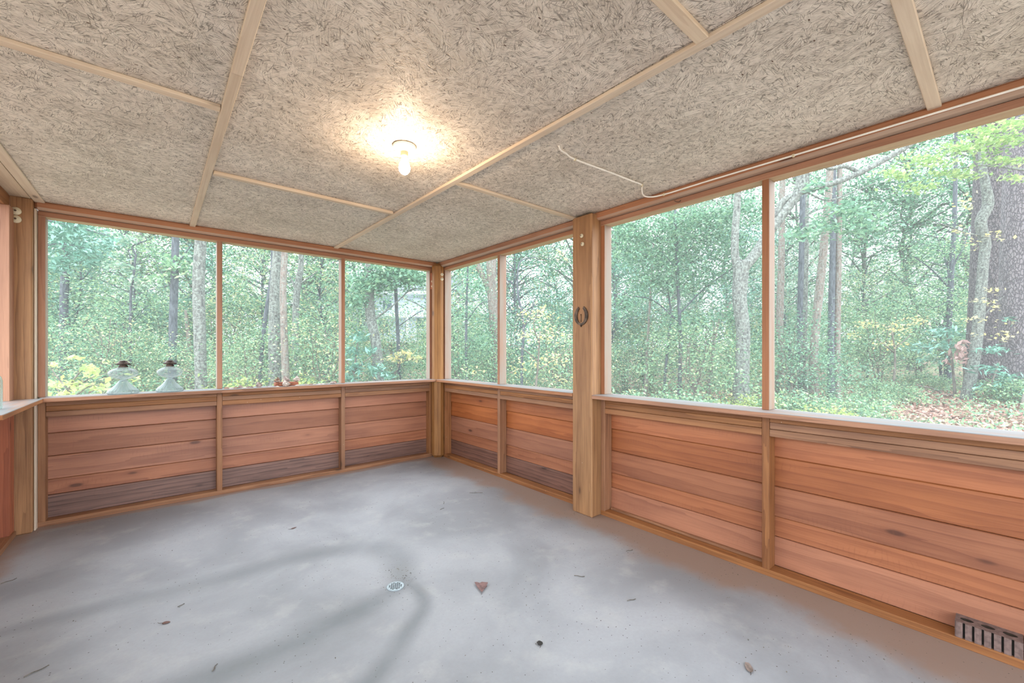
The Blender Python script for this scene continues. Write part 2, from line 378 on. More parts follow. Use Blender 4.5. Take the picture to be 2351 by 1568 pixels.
# ------------------------------------------------------------------ floor, ground
XR, YL, ZC = 2.697, 4.615, 2.400           # faces of the two half walls, ceiling underside
rng = np.random.default_rng(3)
def make_floor():
    x = np.arange(-1.0, 2.80, .03); y = np.arange(-2.4, 4.74, .03); nx, ny = len(x), len(y)
    X, Y = np.meshgrid(x, y); V = np.stack([X.ravel(), Y.ravel(), np.zeros(nx * ny)], 1)
    i = (np.arange(ny - 1)[:, None] * nx + np.arange(nx - 1)[None]).ravel()
    m = np_mesh('floor', V, np.stack([i, i + 1, i + 1 + nx, i + nx], 1), M_FLOOR)
    def streak(pts, ws):
        P = np.array(smooth_path([(*p, w) for p, w in zip(pts, ws)], 10)); o = np.zeros(len(V))
        for a, b in zip(P[:-1], P[1:]):
            d = b[:2] - a[:2]; tt = np.clip(((V[:, :2] - a[:2]) @ d) / max(d @ d, 1e-9), 0, 1)
            dist = np.linalg.norm(V[:, :2] - (a[:2] + tt[:, None] * d), axis=1); w = a[2] + tt * (b[2] - a[2])
            o = np.maximum(o, np.clip(1.25 - dist / w, 0, 1))
        return o
    st = streak([(-1.0, 2.95), (-.56, 3.0), (-.19, 2.97), (.26, 2.91), (.715, 2.89), (1.03, 2.76), (1.16, 2.52), (1.07, 2.25)], [.05, .06, .09, .10, .09, .11, .13, .10]) * .75
    st = np.maximum(st, streak([(-.6, 2.0), (.11, 2.05), (.37, 2.06), (.63, 2.09), (.85, 2.12), (1.02, 2.18)], [.11, .13, .13, .10, .09, .07]))
    st = np.maximum(st, streak([(.1, 1.2), (.53, 1.56), (.69, 1.65), (.91, 1.82), (1.04, 1.93), (1.08, 2.09), (1.04, 2.2)], [.07, .06, .06, .06, .05, .05, .06]))
    st = np.maximum(st, streak([(1.06, 2.22), (1.09, 2.20)], [.05, .04]))
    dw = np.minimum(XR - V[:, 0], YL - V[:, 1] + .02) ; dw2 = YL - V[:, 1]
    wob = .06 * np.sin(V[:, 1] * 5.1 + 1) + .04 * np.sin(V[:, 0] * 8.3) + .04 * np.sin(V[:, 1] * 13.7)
    brown_edge = np.maximum(np.clip(1.25 - (XR - V[:, 0]) / (.36 + wob), 0, 1), np.clip(1.1 - dw2 / (.16 + wob * .5), 0, 1))  # browner towards the walls, with an uneven edge
    brown_edge = np.maximum(brown_edge, np.clip(1.0 - (V[:, 0] + .77) / .2, 0, 1) * .8)
    for nm, a in (('stain', st), ('brown_edge', brown_edge)):
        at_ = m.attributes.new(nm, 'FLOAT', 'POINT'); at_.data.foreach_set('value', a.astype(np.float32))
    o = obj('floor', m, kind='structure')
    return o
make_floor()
def make_ground():
    t = NT('forest_floor'); P = t.n('ShaderNodeTexCoord').outputs['Object']
    a = t.noise(P, .5, 4); b = t.noise(P, 14, 5, .7)
    col = t.mix(t.ramp(b, .3, .7), lin('#6b5245'), lin('#b08f7e'))
    col = t.mix(t.math('MULTIPLY', t.ramp(a, .45, .6), .6), col, lin('#7f8f62'))
    m = t.done(t.bsdf(col, .95, b, .6, .05))
    r = np.concatenate([np.linspace(-40, -2, 14), np.linspace(-1, 24, 51), np.linspace(26, 90, 17)])
    X, Y = np.meshgrid(r, r); Z = np.array([ground_z(a_, b_) for a_, b_ in zip(X.ravel(), Y.ravel())])
    n = len(r); i = (np.arange(n - 1)[:, None] * n + np.arange(n - 1)[None]).ravel()
    obj('ground', np_mesh('ground', np.stack([X.ravel(), Y.ravel(), Z], 1), np.stack([i, i + 1, i + 1 + n, i + n], 1), m), kind='structure')
    slab = box_mesh('slab', 3.9, 7.3, .16, M_FLOOR); obj('floor_slab_edge', slab, loc=(.9, 1.2, -.082), kind='structure')
make_ground()

# ------------------------------------------------------------------ walls
SILL_T, SILL_B = .961, .931
PZ = [.80, .678, .503, .326, .207, .036]    # seams between the lower planks, from the rail down
jit = random.Random(11)
wr = empty('wall_right', (XR, 2.0, 0), kind='structure')
board('base_plate', (XR, XR + .089), (2.30, 4.66), (0, .038), 'y', W_FRAME, wr)
board('base_plate', (XR, XR + .089), (-1.2, 2.10), (0, .038), 'y', W_FRAME, wr)
for a, b in ((4.472, 4.51), (3.391, 3.431), (2.06, 2.098), (.892, .931), (-.28, -.242)):
    board('stud', (XR, XR + .089), (a, b), (.038, SILL_B), 'z', W_FRAME, wr)
    board('stud', (XR, XR + .089), (a, b), (SILL_T, 2.30), 'z', W_STUDR, wr)
for a, b in ((3.431, 4.472), (2.30, 3.391), (.931, 2.06), (-.242, .892), (-1.2, -.28)):
    for k in range(3):
        s = (0.0, 0.004, 0.0)[k]
        board('rail', (XR + s, XR + .089 + s), (a + .001, b - .001), (SILL_B - .039 * (k + 1) - .004 * (k == 2), SILL_B - .039 * k - .0015), 'y', W_FRAME, wr)
for i in range(5):
    top, bot = PZ[i] + (.06 if i == 0 else .0), PZ[i + 1]
    for a, b in ((2.15, 4.75), (-1.2, 2.148)):
        dk = i >= 4 and a > 2
        s = jit.uniform(-.001, .001) + (.006 if i % 2 else 0)
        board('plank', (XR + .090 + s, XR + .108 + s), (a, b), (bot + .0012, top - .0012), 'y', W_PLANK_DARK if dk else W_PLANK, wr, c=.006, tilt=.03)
board('added_backing', (XR + .119, XR + .127), (-1.2, 4.75), (0, SILL_B), 'y', M_BACKING, wr)  # unseen board added to keep light out of the plank gaps
board('sill', (2.587, 2.80), (2.302, 4.50), (SILL_B, SILL_T), 'y', W_SILL, wr, c=.003)
board('sill', (2.580, 2.80), (-1.2, 2.097), (SILL_B, SILL_T), 'y', W_SILL, wr, c=.003)
board('header', (XR, XR + .089), (2.30, 4.64), (2.30, 2.338), 'y', W_HEAD, wr)
board('header', (XR, XR + .089), (-1.2, 2.10), (2.30, 2.338), 'y', W_HEAD, wr)
board('top_trim', (XR - .050, XR + .089), (2.30, 4.60), (2.340, ZC + .004), 'y', W_TRIM, wr, c=.024)
board('top_trim', (XR - .050, XR + .089), (-1.2, 2.30), (2.340, ZC + .004), 'y', W_TRIM, wr, c=.024)
board('quarter_round', (XR + .060, XR + .089), (.94, 2.05), (.038, .055), 'y', W_FRAME, wr, c=.006)

wb = empty('wall_back', (1.0, YL, 0), kind='structure')
board('base_plate', (-.80, 2.60), (YL, YL + .089), (0, .038), 'x', W_FRAME, wb)
for a, b in ((-.678, -.639), (.406, .447), (1.501, 1.540), (2.564, 2.604)):
    board('stud', (a, b), (YL, YL + .089), (.038, SILL_B), 'z', W_FRAME, wb)
    board('stud', (a, b), (YL, YL + .089), (SILL_T, 2.30), 'z', W_STUDB, wb)
for a, b in ((-.639, .406), (.447, 1.501), (1.540, 2.564)):
    for k in range(3):
        s = (0.0, 0.004, 0.0)[k]
        board('rail', (a + .001, b - .001), (YL + s, YL + .089 + s), (SILL_B - .039 * (k + 1) - .004 * (k == 2), SILL_B - .039 * k - .0015), 'x', W_FRAME, wb)
for i in range(5):
    top, bot = PZ[i] + (.06 if i == 0 else .0), PZ[i + 1]
    s = jit.uniform(-.001, .001) + (.006 if i % 2 else 0)
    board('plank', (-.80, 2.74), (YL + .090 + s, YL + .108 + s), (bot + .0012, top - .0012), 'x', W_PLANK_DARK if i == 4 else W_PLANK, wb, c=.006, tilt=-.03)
board('sill', (-.66, 2.587), (4.500, 4.712), (SILL_B, SILL_T), 'x', W_SILL, wb, c=.003)
board('header', (-.678, 2.62), (YL, YL + .089), (2.30, 2.338), 'x', W_HEAD, wb)
board('top_trim', (-.688, XR - .052), (YL - .050, YL + .089), (2.340, ZC + .004), 'x', W_TRIM, wb, c=.024)
board('added_backing', (-.80, 2.80), (YL + .119, YL + .127), (.0, SILL_B), 'x', M_BACKING, wb)
board('filler_strip', (-.6885, -.6795), (4.56, YL + .095), (0.0, 2.34), 'z', W_BATTEN, wb)
board('mounting_block', (2.578, 2.606), (YL - .018, YL - .001), (2.07, 2.27), 'z', W_RED, wb)

wl = empty('wall_left', (-.77, 2.0, 0), kind='structure')
board('base_plate', (-.86, -.765), (-1.2, 4.51), (0, .038), 'y', W_FRAME, wl)
for a, b in ((4.40, 4.52), (3.2, 3.238), (2.0, 2.038), (.8, .838)):
    board('stud', (-.86, -.775), (a, b), (SILL_T, 2.30), 'z', W_HEAD, wl)
    board('stud', (-.86, -.775), (a, b), (.038, SILL_B), 'z', W_RED, wl)
for i in range(5):
    board('plank', (-.885, -.866), (-1.2, 4.6), (PZ[i + 1] + .0012, PZ[i] + (.13 if i == 0 else 0) - .0012), 'y', W_PLANK, wl, c=.006, tilt=.03)
board('added_backing', (-.90, -.893), (-1.2, 4.6), (0, SILL_B), 'y', M_BACKING, wl)
board('sill', (-.87, -.635), (3.475, 4.51), (SILL_B, SILL_T), 'y', W_SILL, wl, c=.003)
board('sill', (-.87, -.650), (-1.2, 3.473), (SILL_B - .004, SILL_T - .004), 'y', W_RED, wl, c=.003)
board('header', (-.87, -.795), (-1.2, 4.515), (2.30, 2.396), 'y', W_FRAME, wl)

# posts: things of their own
def post(xs, ys, label, c=.006, rz=0.0, z1=2.405):
    dx, dy = xs[1] - xs[0], ys[1] - ys[0]
    o = obj('timber_post', box_mesh('timber_post', z1, dy, dx, W_POST, c), loc=((xs[0] + xs[1]) / 2, (ys[0] + ys[1]) / 2, z1 / 2))
    o.rotation_euler = Matrix.Rotation(rz, 3, 'Z').to_4x4().to_3x3().to_euler() if False else (Matrix.Rotation(rz, 3, 'Z') @ Matrix.Rotation(-math.pi / 2, 3, 'Y')).to_euler()
    return props(o, label, 'post')
post((2.587, 2.727), (2.098, 2.300), 'thick square timber post with an iron horseshoe nailed to its face', z1=2.385)
post((2.578, 2.718), (4.488, 4.628), 'weathered round-edged post in the corner where the two half walls meet', c=.04, rz=math.radians(-35), z1=2.375)
post((-.80, -.690), (4.515, 4.640), 'wide reddish post with two big porcelain knobs at its top', z1=2.398)

# insect screens in every opening
def screen(i, kind, a, b):
    z0, z1 = SILL_T, 2.302
    if kind == 'b': V = [(a, YL + .08, z0), (b, YL + .08, z0), (b, YL + .08, z1), (a, YL + .08, z1)]
    elif kind == 'r': V = [(XR + .08, a, z0), (XR + .08, b, z0), (XR + .08, b, z1), (XR + .08, a, z1)]
    else: V = [(-.855, a, z0), (-.855, b, z0), (-.855, b, z1), (-.855, a, z1)]
    obj('window_%d' % i, mesh('insect_screen', V, [[0, 1, 2, 3]], M_SCREEN), kind='structure')
for i, (k, a, b) in enumerate((('b', -.64, .407), ('b', .446, 1.502), ('b', 1.539, 2.565), ('r', 3.43, 4.473), ('r', 2.29, 3.392), ('r', .930, 2.061), ('r', -.243, .893), ('r', -1.2, -.279), ('l', 3.24, 4.41), ('l', 2.04, 3.2), ('l', .84, 2.0)), 1):
    screen(i, k, a, b)

# ------------------------------------------------------------------ ceiling
ce = empty('ceiling', (1, 2, ZC), kind='structure')
for x0, x1, ys in ((-1.0, .232, (-2.4, -.16, 2.28, 4.72)), (.236, 1.446, (-2.4, -1.76, .69, 3.125, 4.72)), (1.450, 2.80, (-2.4, -2.23, .212, 2.305, 4.72))):
    for a, b in zip(ys[:-1], ys[1:]):
        board('panel', (x0, x1), (a + .002, b - .002), (ZC, ZC + .012), 'x', M_OSB, ce, c=.001)
def batten(p, q, w, th=.017):
    p = Vector((*p, 0)); q = Vector((*q, 0)); d = q - p
    o = obj('batten', box_mesh('batten', d.length, w, th, W_BATTEN, .0025), ce)
    m = (p + q) / 2; o.location = (m.x - 1, m.y - 2, -th / 2 - .0005); o.rotation_euler = (0, 0, math.atan2(d.y, d.x))
batten((.236, 1.95), (.228, 4.592), .040); batten((.243, -2.4), (.236, 1.948), .040)
batten((1.478, .2), (1.430, 4.592), .042); batten((1.49, -2.4), (1.478, .198), .046)
batten((.257, 3.125), (1.408, 3.128), .036, .022)
batten((-.64, 2.283), (.213, 2.282), .042)
batten((1.476, 2.302), (2.674, 2.302), .038)
batten((.264, .69), (1.452, .69), .046)
batten((1.50, .214), (2.674, .214), .046)
batten((-.668, -2.4), (-.662, 4.592), .055, .012)
board('board', (-.795, -.697), (-2.4, 4.513), (ZC - .006, ZC), 'y', W_BATTEN, ce)
obj('roof_deck', box_mesh('roof_deck', 3.80, 7.3, .05, W_FRAME), loc=(.90, 1.05, ZC + .10), kind='structure')

# ------------------------------------------------------------------ ceiling lamp
lb = Vector((1.006, 2.083, ZC))
lamp = empty('ceiling_lamp', lb, label='lit bare bulb in a white keyless holder on the ceiling', cat='lamp')
lathe('holder_base', [(.052, 0), (.060, -.004), (.060, -.012), (.052, -.020), (.030, -.026), (.021, -.030), (.021, -.034)], simple('white_porcelain', '#efe6da', .3, .02), lamp)
lathe('socket', [(.0185, -.030), (.0195, -.034), (.0195, -.052), (.0185, -.056)], simple('socket_tan', '#caa78a', .4, .05), lamp)
lathe('bulb_neck', [(.013, -.056), (.0135, -.066), (.017, -.078), (.0245, -.095)], emit('dim_bulb_neck', (1.0, .8, .6, 1), 4.0), lamp, seg=20)
lathe('bulb', [(.0245, -.095), (.029, -.110), (.030, -.122), (.027, -.136), (.018, -.148), (.006, -.154)], M_BULB, lamp, seg=20)

# ------------------------------------------------------------------ oil lamps on the back sill
def oil_lamp(x, y, s, label, hollow):
    t = empty('oil_lamp', (x, y, SILL_T), label=label, cat='oil lamp', group='glass oil lamps on the sill')
    rib = lambda i, a, r, z: 1 + (.035 * math.cos(a * 24) if 2 <= i <= 6 else 0)
    lathe('foot', [(.0, .0), (.092 * s, .001), (.094 * s, .010), (.091 * s, .026), (.084 * s, .034), (.066 * s, .050), (.046 * s, .072), (.034 * s, .092), (.026 * s, .104), (.018 * s, .110), (.0, .111)], M_GLASSF, t, seg=72, wob=rib)
    lathe('reservoir', [(.012 * s, .110), (.020 * s, .116), (.050 * s, .124), (.078 * s, .138), (.091 * s, .156), (.092 * s, .168), (.084 * s, .184), (.064 * s, .199), (.040 * s, .207), (.030 * s, .213), (.0, .214)], M_GLASS, t, seg=40)
    b = lathe('burner', [(.028 * s, .212), (.030 * s, .216), (.028 * s, .226), (.020 * s, .230), (.046 * s, .234), (.050 * s, .240), (.034 * s, .246), (.030 * s, .254), (.026 * s, .257), (.026 * s, .262), (.012 * s, .266), (.0, .267)], M_BURNER, t, seg=24)
    for k in range(4):
        a = k * math.pi / 2 + .35; r = .048 * s
        tube('prong', [(r * math.cos(a), r * math.sin(a), .238), (r * 1.28 * math.cos(a), r * 1.28 * math.sin(a), .246), (r * 1.1 * math.cos(a), r * 1.1 * math.sin(a), .262)], .0016, M_BURNER, b, 5)
    tube('wick_knob', [(.03 * s, -.01, .232), (.062 * s, -.03, .226), (.066 * s, -.032, .225)], [.0018, .0018, .006], M_BURNER, b, 6)
    return t
pA = at(283, 1); kA = 4.602 / pA.y; pB = at(390, 1); kB = 4.602 / pB.y
oil_lamp(pA.x * kA, 4.602, 1.0, 'glass oil lamp with ribbed foot and level burner, nearer the reddish post', 0)
oil_lamp(pB.x * kB, 4.602, .95, 'glass oil lamp whose burner leans askew, nearer the mullion with shell fragments beside it', 1)

# jar on the side sill at the frame edge
pj = at(-14, 2.46)
jar = empty('glass_jar', (-.752, 3.835, SILL_T), label='clear glass jar standing on the side wall sill', cat='jar')
lathe('body', [(.0, .0), (.045, .0), (.050, .008), (.050, .165), (.044, .190), (.030, .205), (.030, .228), (.0, .229)], M_GLASSG, jar, seg=36)
lathe('lid', [(.0, .229), (.032, .229), (.032, .243), (.0, .244)], M_IRON, jar, seg=28)

# ------------------------------------------------------------------ porcelain knobs
def knob(p, nrm, r, label, group):
    t = empty('insulator_knob', p, label=label, cat='knob', group=group)
    q = Vector(nrm).to_track_quat('Z', 'Y').to_euler(); t.rotation_euler = q
    lathe('disc', [(r * .95, 0), (r, r * .15), (r, r * .45), (r * .85, r * .6), (r * .5, r * .62), (r * .42, r * .8), (r * .3, r * .95), (0, r * .97)], M_PORC, t, seg=24)
    lathe('screw', [(r * .24, r * .9), (r * .24, r * 1.05), (r * .1, r * 1.1), (0, r * 1.1)], M_IRON, t, seg=12)
g = 'porcelain knobs on the posts'
knob((-.765, 4.515, 2.289), (0, -1, 0), .027, 'upper of two big porcelain knobs on the wide reddish post', g)
knob((-.765, 4.515, 2.232), (0, -1, 0), .027, 'lower of two big porcelain knobs on the wide reddish post', g)
knob((2.587, 2.198, 2.223), (-1, 0, 0), .016, 'upper small porcelain knob above the horseshoe on the square post', g)
knob((2.587, 2.190, 2.156), (-1, 0, 0), .016, 'lower small porcelain knob above the horseshoe on the square post', g)
knob((2.592, YL - .018, 2.165), (0, -1, 0), .017, 'upper porcelain knob on the red block beside the corner post', g)
knob((2.592, YL - .018, 2.105), (0, -1, 0), .017, 'lower porcelain knob on the red block beside the corner post', g)
for zz, w in ((2.205, 'upper'), (2.150, 'lower')):
    p = at(1015, 4.93, zz); knob((p.x, p.y, zz), (-.5, -.86, 0), .017, w + ' porcelain knob fixed on the round-edged corner post', g)

# horseshoe
def horseshoe():
    t = empty('horseshoe', (2.587, 2.203, 1.588), label='rusty iron horseshoe hung open end up on the square post', cat='horseshoe')
    V = []; Fc = []; n = 28
    for i in range(n + 1):
        a = math.radians(-238 + 296 * i / n) if False else math.radians(118 + (304) * i / n)
        cy, cz = .055 * math.cos(a) * (1 - .12 * max(0, math.sin(a))), .070 * math.sin(a)
        w = .0115 + .003 * math.cos(a * 2); 
        ny, nz = math.cos(a), math.sin(a)
        for dr, dx in ((-w, -.009), (w, -.009), (w, 0), (-w, 0)):
            V.append((dx, -(cy + ny * dr), cz + nz * dr))
    for i in range(n):
        for j in range(4):
            k = (j + 1) % 4; Fc.append([i * 4 + j, i * 4 + k, (i + 1) * 4 + k, (i + 1) * 4 + j])
    Fc += [[3, 2, 1, 0], [n * 4 + j for j in range(4)]]
    obj('shoe', mesh('shoe', V, Fc, M_IRON), t)
    tube('toe_clip', [(-.004, 0, -.078), (-.008, 0, -.088), (-.004, 0, -.094)], [.008, .005, .001], M_IRON, t, 6)
    tube('nail', [(-.002, .004, -.052), (-.004, .003, .012)], .0032, M_IRON, t, 6)
horseshoe()

# cable with clips, cup hook
cab = [(1.635, 1.55, ZC), (1.66, 1.56, ZC - .012), (1.72, 1.575, ZC - .008), (1.804, 1.584, ZC - .012), (2.09, 1.562, ZC - .012), (2.30, 1.550, ZC - .012), (2.415, 1.545, ZC - .012),
       (2.475, 1.585, 2.392), (2.54, 1.615, 2.372), (2.605, 1.605, 2.372), (2.640, 1.519, 2.372), (2.640, 1.2, 2.371), (2.640, .755, 2.366), (2.640, .3, 2.361), (2.640, -.04, 2.357), (2.640, -.6, 2.352)]
cable = tube('electric_cable', [tuple(p) for p in smooth_path(cab, 5)], .0050, M_WIRE, label='white electric cable stapled across the ceiling and along the header trim', cat='cable')
for p in ((1.804, 1.584, ZC - .012), (2.415, 1.545, ZC - .012), (2.640, 1.519, 2.372), (2.640, .755, 2.366)):
    c = board('clip', (p[0] - .007, p[0] + .007), (p[1] - .006, p[1] + .006), (p[2] - .009, p[2] + .007), 'x', M_PORC, None); c.parent = cable
hk = [(XR, 1.463, 2.322), (XR - .022, 1.463, 2.322), (XR - .030, 1.455, 2.317), (XR - .034, 1.437, 2.305), (XR - .030, 1.422, 2.302), (XR - .024, 1.416, 2.312)]
tube('cup_hook', [tuple(p) for p in smooth_path(hk, 4)], .0022, M_IRON, seg=6, label='small rusty cup hook screwed into the header', cat='hook')

def cdt_plate(outer, holes, inside):
    from mathutils.geometry import delaunay_2d_cdt
    P = []; E_ = []
    for lp in [outer] + holes:
        o = len(P); P += [Vector(p) for p in lp]; E_ += [(o + i, o + (i + 1) % len(lp)) for i in range(len(lp))]
    V, E2, T, *_ = delaunay_2d_cdt(P, E_, [], 1, 1e-6)
    out = []
    for t in T:
        c = sum((V[i] for i in t), Vector((0, 0))) / 3
        if not inside(c): out.append(list(t))
    return V, out

# ------------------------------------------------------------------ floor drain
dr = empty('floor_drain', (1.003, 2.188, 0), label='round perforated metal floor drain in the concrete', cat='drain')
def drain():
    R = .043; hr = .0042; n = 14
    holes = [(.0118 * (a + b / 2), .0118 * b * .866) for a in range(-4, 5) for b in range(-4, 5)]
    holes = [h_ for h_ in holes if h_[0] ** 2 + h_[1] ** 2 < .0335 ** 2]
    lathe('ring', [(.046, 0), (.047, .0015), (.0465, .0035), (.044, .0045), (.043, .004)], M_STEEL, dr, seg=40, caps=False)
    circ = lambda cx, cy, r, k: [(cx + r * math.cos(2 * math.pi * q / k), cy + r * math.sin(2 * math.pi * q / k)) for q in range(k)]
    V, T = cdt_plate(circ(0, 0, R, 40), [circ(x, y, hr, 12) for x, y in holes], lambda c: any((c.x - x) ** 2 + (c.y - y) ** 2 < (hr * .999) ** 2 for x, y in holes))
    obj('grate', mesh('grate', [(v.x, v.y, .004) for v in V], T, M_STEEL), dr)
    lathe('grate_shade', [(.043, .0012), (.0, .0013)], M_DARK, dr, seg=24)
drain()

# ------------------------------------------------------------------ bricks
def cored_brick(y1, label):
    L, Wd, Hh = .194, .088, .068
    t = empty('cored_brick', (XR + .004, y1 - L / 2, .038), label=label, cat='brick', group='dark bricks on the base plate')
    # top outline: front edge with grooves at -x side; local y along length
    pts = []; n = 6; gw, gd = .0075, .008
    ys = [-L / 2 + L * (k + 1) / (n + 1) for k in range(n)]
    pts.append((0.0, -L / 2))
    for yv in ys: pts += [(0, yv - gw / 2), (gd, yv - gw / 2), (gd, yv + gw / 2), (0, yv + gw / 2)]
    pts += [(0, L / 2 - .004), (.004, L / 2), (Wd, L / 2), (Wd, -L / 2)]
    hol = [[(Wd * .52 + .014 * math.cos(2 * math.pi * q / 16), cy + .021 * math.sin(2 * math.pi * q / 16)) for q in range(16)] for cy in (-.062, 0, .062)]
    def in_hole(c):
        if any(((c.x - Wd * .52) / .014) ** 2 + ((c.y - cy) / .021) ** 2 < .999 for cy in (-.062, 0, .062)): return True
        return any(abs(c.y - yv) < gw / 2 and c.x < gd for yv in ys)
    V2, T = cdt_plate(pts, hol, in_hole); V = [(v.x, v.y, Hh) for v in V2]; Fc = [list(q) for q in T]
    for lp in hol:
        n_ = len(lp); obj('core_hole', mesh('core_hole', [(x, y, Hh - .001) for x, y in lp] + [(x, y, 0) for x, y in lp], [[k, (k + 1) % n_, n_ + (k + 1) % n_, n_ + k] for k in range(n_)], M_CORE_SHADE, True), t)
    for lp in [pts[::-1]]:
        o = len(V); n_ = len(lp); V += [(x, y, Hh) for x, y in lp] + [(x, y, 0) for x, y in lp]
        Fc += [[o + k, o + (k + 1) % n_, o + n_ + (k + 1) % n_, o + n_ + k] for k in range(n_)]
    obj('body', mesh('body', V, Fc, M_BRICKD), t)
    for yv in ys:
        b = box_mesh('groove_shade', Hh - .004, gw * .8, .001, M_DARK); obj('groove_shade', b, t, (gd - .0006, yv, Hh / 2), (0, math.pi / 2, 0))  # dark strip paints the shade at the bottom of each groove
cored_brick(.155, 'dark brown brick with three core holes and ribbed face on the base plate')
cored_brick(-.046, 'dark brick cut off by the photo edge beside the three-holed brick')

def chipped_box(name, L, B, H, mat, parent=None, seed=1, **k):
    r = random.Random(seed); m = box_mesh(name, L, B, H, mat, .004)
    for v in m.vertices: v.co += Vector((r.uniform(-1, 1), r.uniform(-1, 1), r.uniform(-1, 1))) * .0015
    return obj(name, m, parent, **k)
def on_sill(u, y=4.58): p = at(u, 1); k = y / p.y; return p.x * k
bx = on_sill(657, 4.63)
props(chipped_box('brick', .205, .09, .036, M_BRICKR, seed=4, loc=(bx, 4.63, SILL_T + .0185)), 'low reddish brick on the sill carrying three spiky shells', 'brick')

# shells
def spiky_shell(name, loc, s, mat, rz, label, group, spikes=7, lean=0.0):
    """whelk: tapering whorls with a row of knobs and a drawn-out tail"""
    t = empty(name, loc, rz, label=label, cat='shell', group=group)
    V = []; Fc = []; nu, nv = 30, 16
    prof = [(-.5, .05), (-.42, .12), (-.3, .2), (-.1, .31), (.08, .40), (.16, .37), (.22, .28), (.28, .27), (.33, .19), (.38, .17), (.43, .09), (.47, .07), (.5, .01)]
    for x, r in prof:
        for j in range(24):
            a = 2 * math.pi * j / 24; sp = 0
            if .0 < x < .35: sp = .55 * max(0, math.cos(a * spikes / 1.0)) ** 6
            rr = r * (1 + sp); V.append((x * s, rr * s * math.cos(a), max(.02 * s - .30 * s, rr * s * math.sin(a)) + .30 * s))
    n = len(prof)
    for i in range(n - 1):
        for j in range(24):
            k = (j + 1) % 24; Fc.append([i * 24 + j, i * 24 + k, (i + 1) * 24 + k, (i + 1) * 24 + j])
    Fc += [list(range(24))[::-1], [(n - 1) * 24 + j for j in range(24)]]
    obj('whorl', mesh('whorl', V, Fc, mat), t)
    lip = [(-.46 * s, -.10 * s, .26 * s), (-.2 * s, -.30 * s, .2 * s), (.08 * s, -.38 * s, .25 * s), (.15 * s, -.30 * s, .45 * s)]
    V, Fc = tube_geo([tuple(p) for p in smooth_path(lip, 4)], [.02 * s + .05 * s * math.sin(math.pi * i / 12) for i in range(13)], 6)
    obj('lip', mesh('lip', V, Fc, M_SHELL, True), t)
    return t
def flake(name, loc, s, mat, seed, label, group, dome=.35, cat='shell'):
    """a cupped shell valve or flaky shard: ribbed fan with real thickness"""
    r = random.Random(seed); V = []; Fc = []; na, nr = 12, 4
    for side in (0, 1):
        for i in range(nr + 1):
            for j in range(na):
                a = 2 * math.pi * j / na; q = i / nr
                rr = s * q * (1 + .25 * math.cos(a) + .1 * math.sin(3 * a + seed)) * (1 + .06 * r.uniform(-1, 1))
                zz = s * dome * (1 - q ** 2) + .02 * s * r.uniform(-1, 1) * (q > 0) + (0 if side else s * .1)
                V.append((rr * math.cos(a), rr * .75 * math.sin(a), zz))
    o = (nr + 1) * na
    for side in (0, 1):
        for i in range(nr):
            for j in range(na):
                k = (j + 1) % na; f = [side * o + i * na + j, side * o + (i + 1) * na + j, side * o + (i + 1) * na + k, side * o + i * na + k]
                Fc.append(f if side == 0 else f[::-1])
    for j in range(na):
        k = (j + 1) % na; Fc.append([nr * na + j, o + nr * na + j, o + nr * na + k, nr * na + k])
    ob = obj(name, mesh(name, V, Fc, mat), loc=loc, rot=(r.uniform(-.15, .15), r.uniform(-.15, .15), r.uniform(0, 6)))
    return props(ob, label, cat, group)
zs = SILL_T + .036
gB = 'spiky shells on the sill brick'
spiky_shell('spiky_shell', (on_sill(636, 4.63), 4.63, zs), .062, M_SHELLB, .4, 'brown spiky shell on the brick, end nearest the oil lamps', gB)
spiky_shell('spiky_shell', (on_sill(657, 4.63), 4.63, zs), .068, M_SHELLG, 2.6, 'greyish spiky shell in the middle of the brick', gB, 6)
spiky_shell('spiky_shell', (on_sill(681, 4.63), 4.63, zs), .072, M_SHELL, .2, 'pale long-spiked shell on the brick, end nearest the corner', gB, 5)
spiky_shell('whelk_shell', (on_sill(657, 4.54), 4.54, SILL_T), .075, M_SHELL, 3.3, 'pale smooth whelk lying on the sill in front of the brick', 'shells along the back sill', 9)
gS = 'shells along the back sill'
items = [(520, 4.600, .030, M_SHELLB, .5, 'brown cupped shell fragment right beside the first mullion'),
         (531, 4.595, .026, M_SHELL, .35, 'pale shell fragment second from the first mullion'),
         (542, 4.575, .026, M_SHELLB, .5, 'reddish brown curled shell third from the first mullion'),
         (551, 4.600, .030, M_SHELLG, .9, 'tilted flaky grey shell, tallest of the fragments near the mullion'),
         (560, 4.580, .022, M_SHELL, .3, 'flat pale shell piece fifth from the first mullion'),
         (569, 4.590, .024, M_SHELLB, .35, 'flat brown shell shard sixth from the first mullion'),
         (578, 4.600, .022, M_SHELLB, .4, 'small brown shell shard just before the lone whelk'),
         (613, 4.580, .016, M_SHELLG, .3, 'tiny grey shell alone in the gap before the brick'),
         (636, 4.535, .020, M_SHELL, .35, 'small white shell at the front of the brick'),
         (684, 4.545, .024, M_SHELL, .4, 'white ribbed shell at the brick end nearest the corner'),
         (704, 4.580, .024, M_SHELLG, .4, 'grey shell first past the brick'),
         (715, 4.600, .022, M_SHELLB, .4, 'brownish shell second past the brick'),
         (723, 4.580, .018, M_SHELL, .35, 'small pale shell third past the brick'),
         (734, 4.600, .020, M_SHELLG, .35, 'thin grey shell piece fourth past the brick'),
         (741, 4.600, .020, M_SHELL, .4, 'pale shell piece fifth past the brick'),
         (750, 4.610, .020, M_SHELLG, .35, 'flat shell just before the domed clam shell'),
         (764, 4.590, .037, M_SHELLG, .62, 'large domed clam shell with fine ribs near the second mullion'),
         (769, 4.650, .026, M_SHELLB, .9, 'dark spiky shell fragment behind the domed clam shell')]
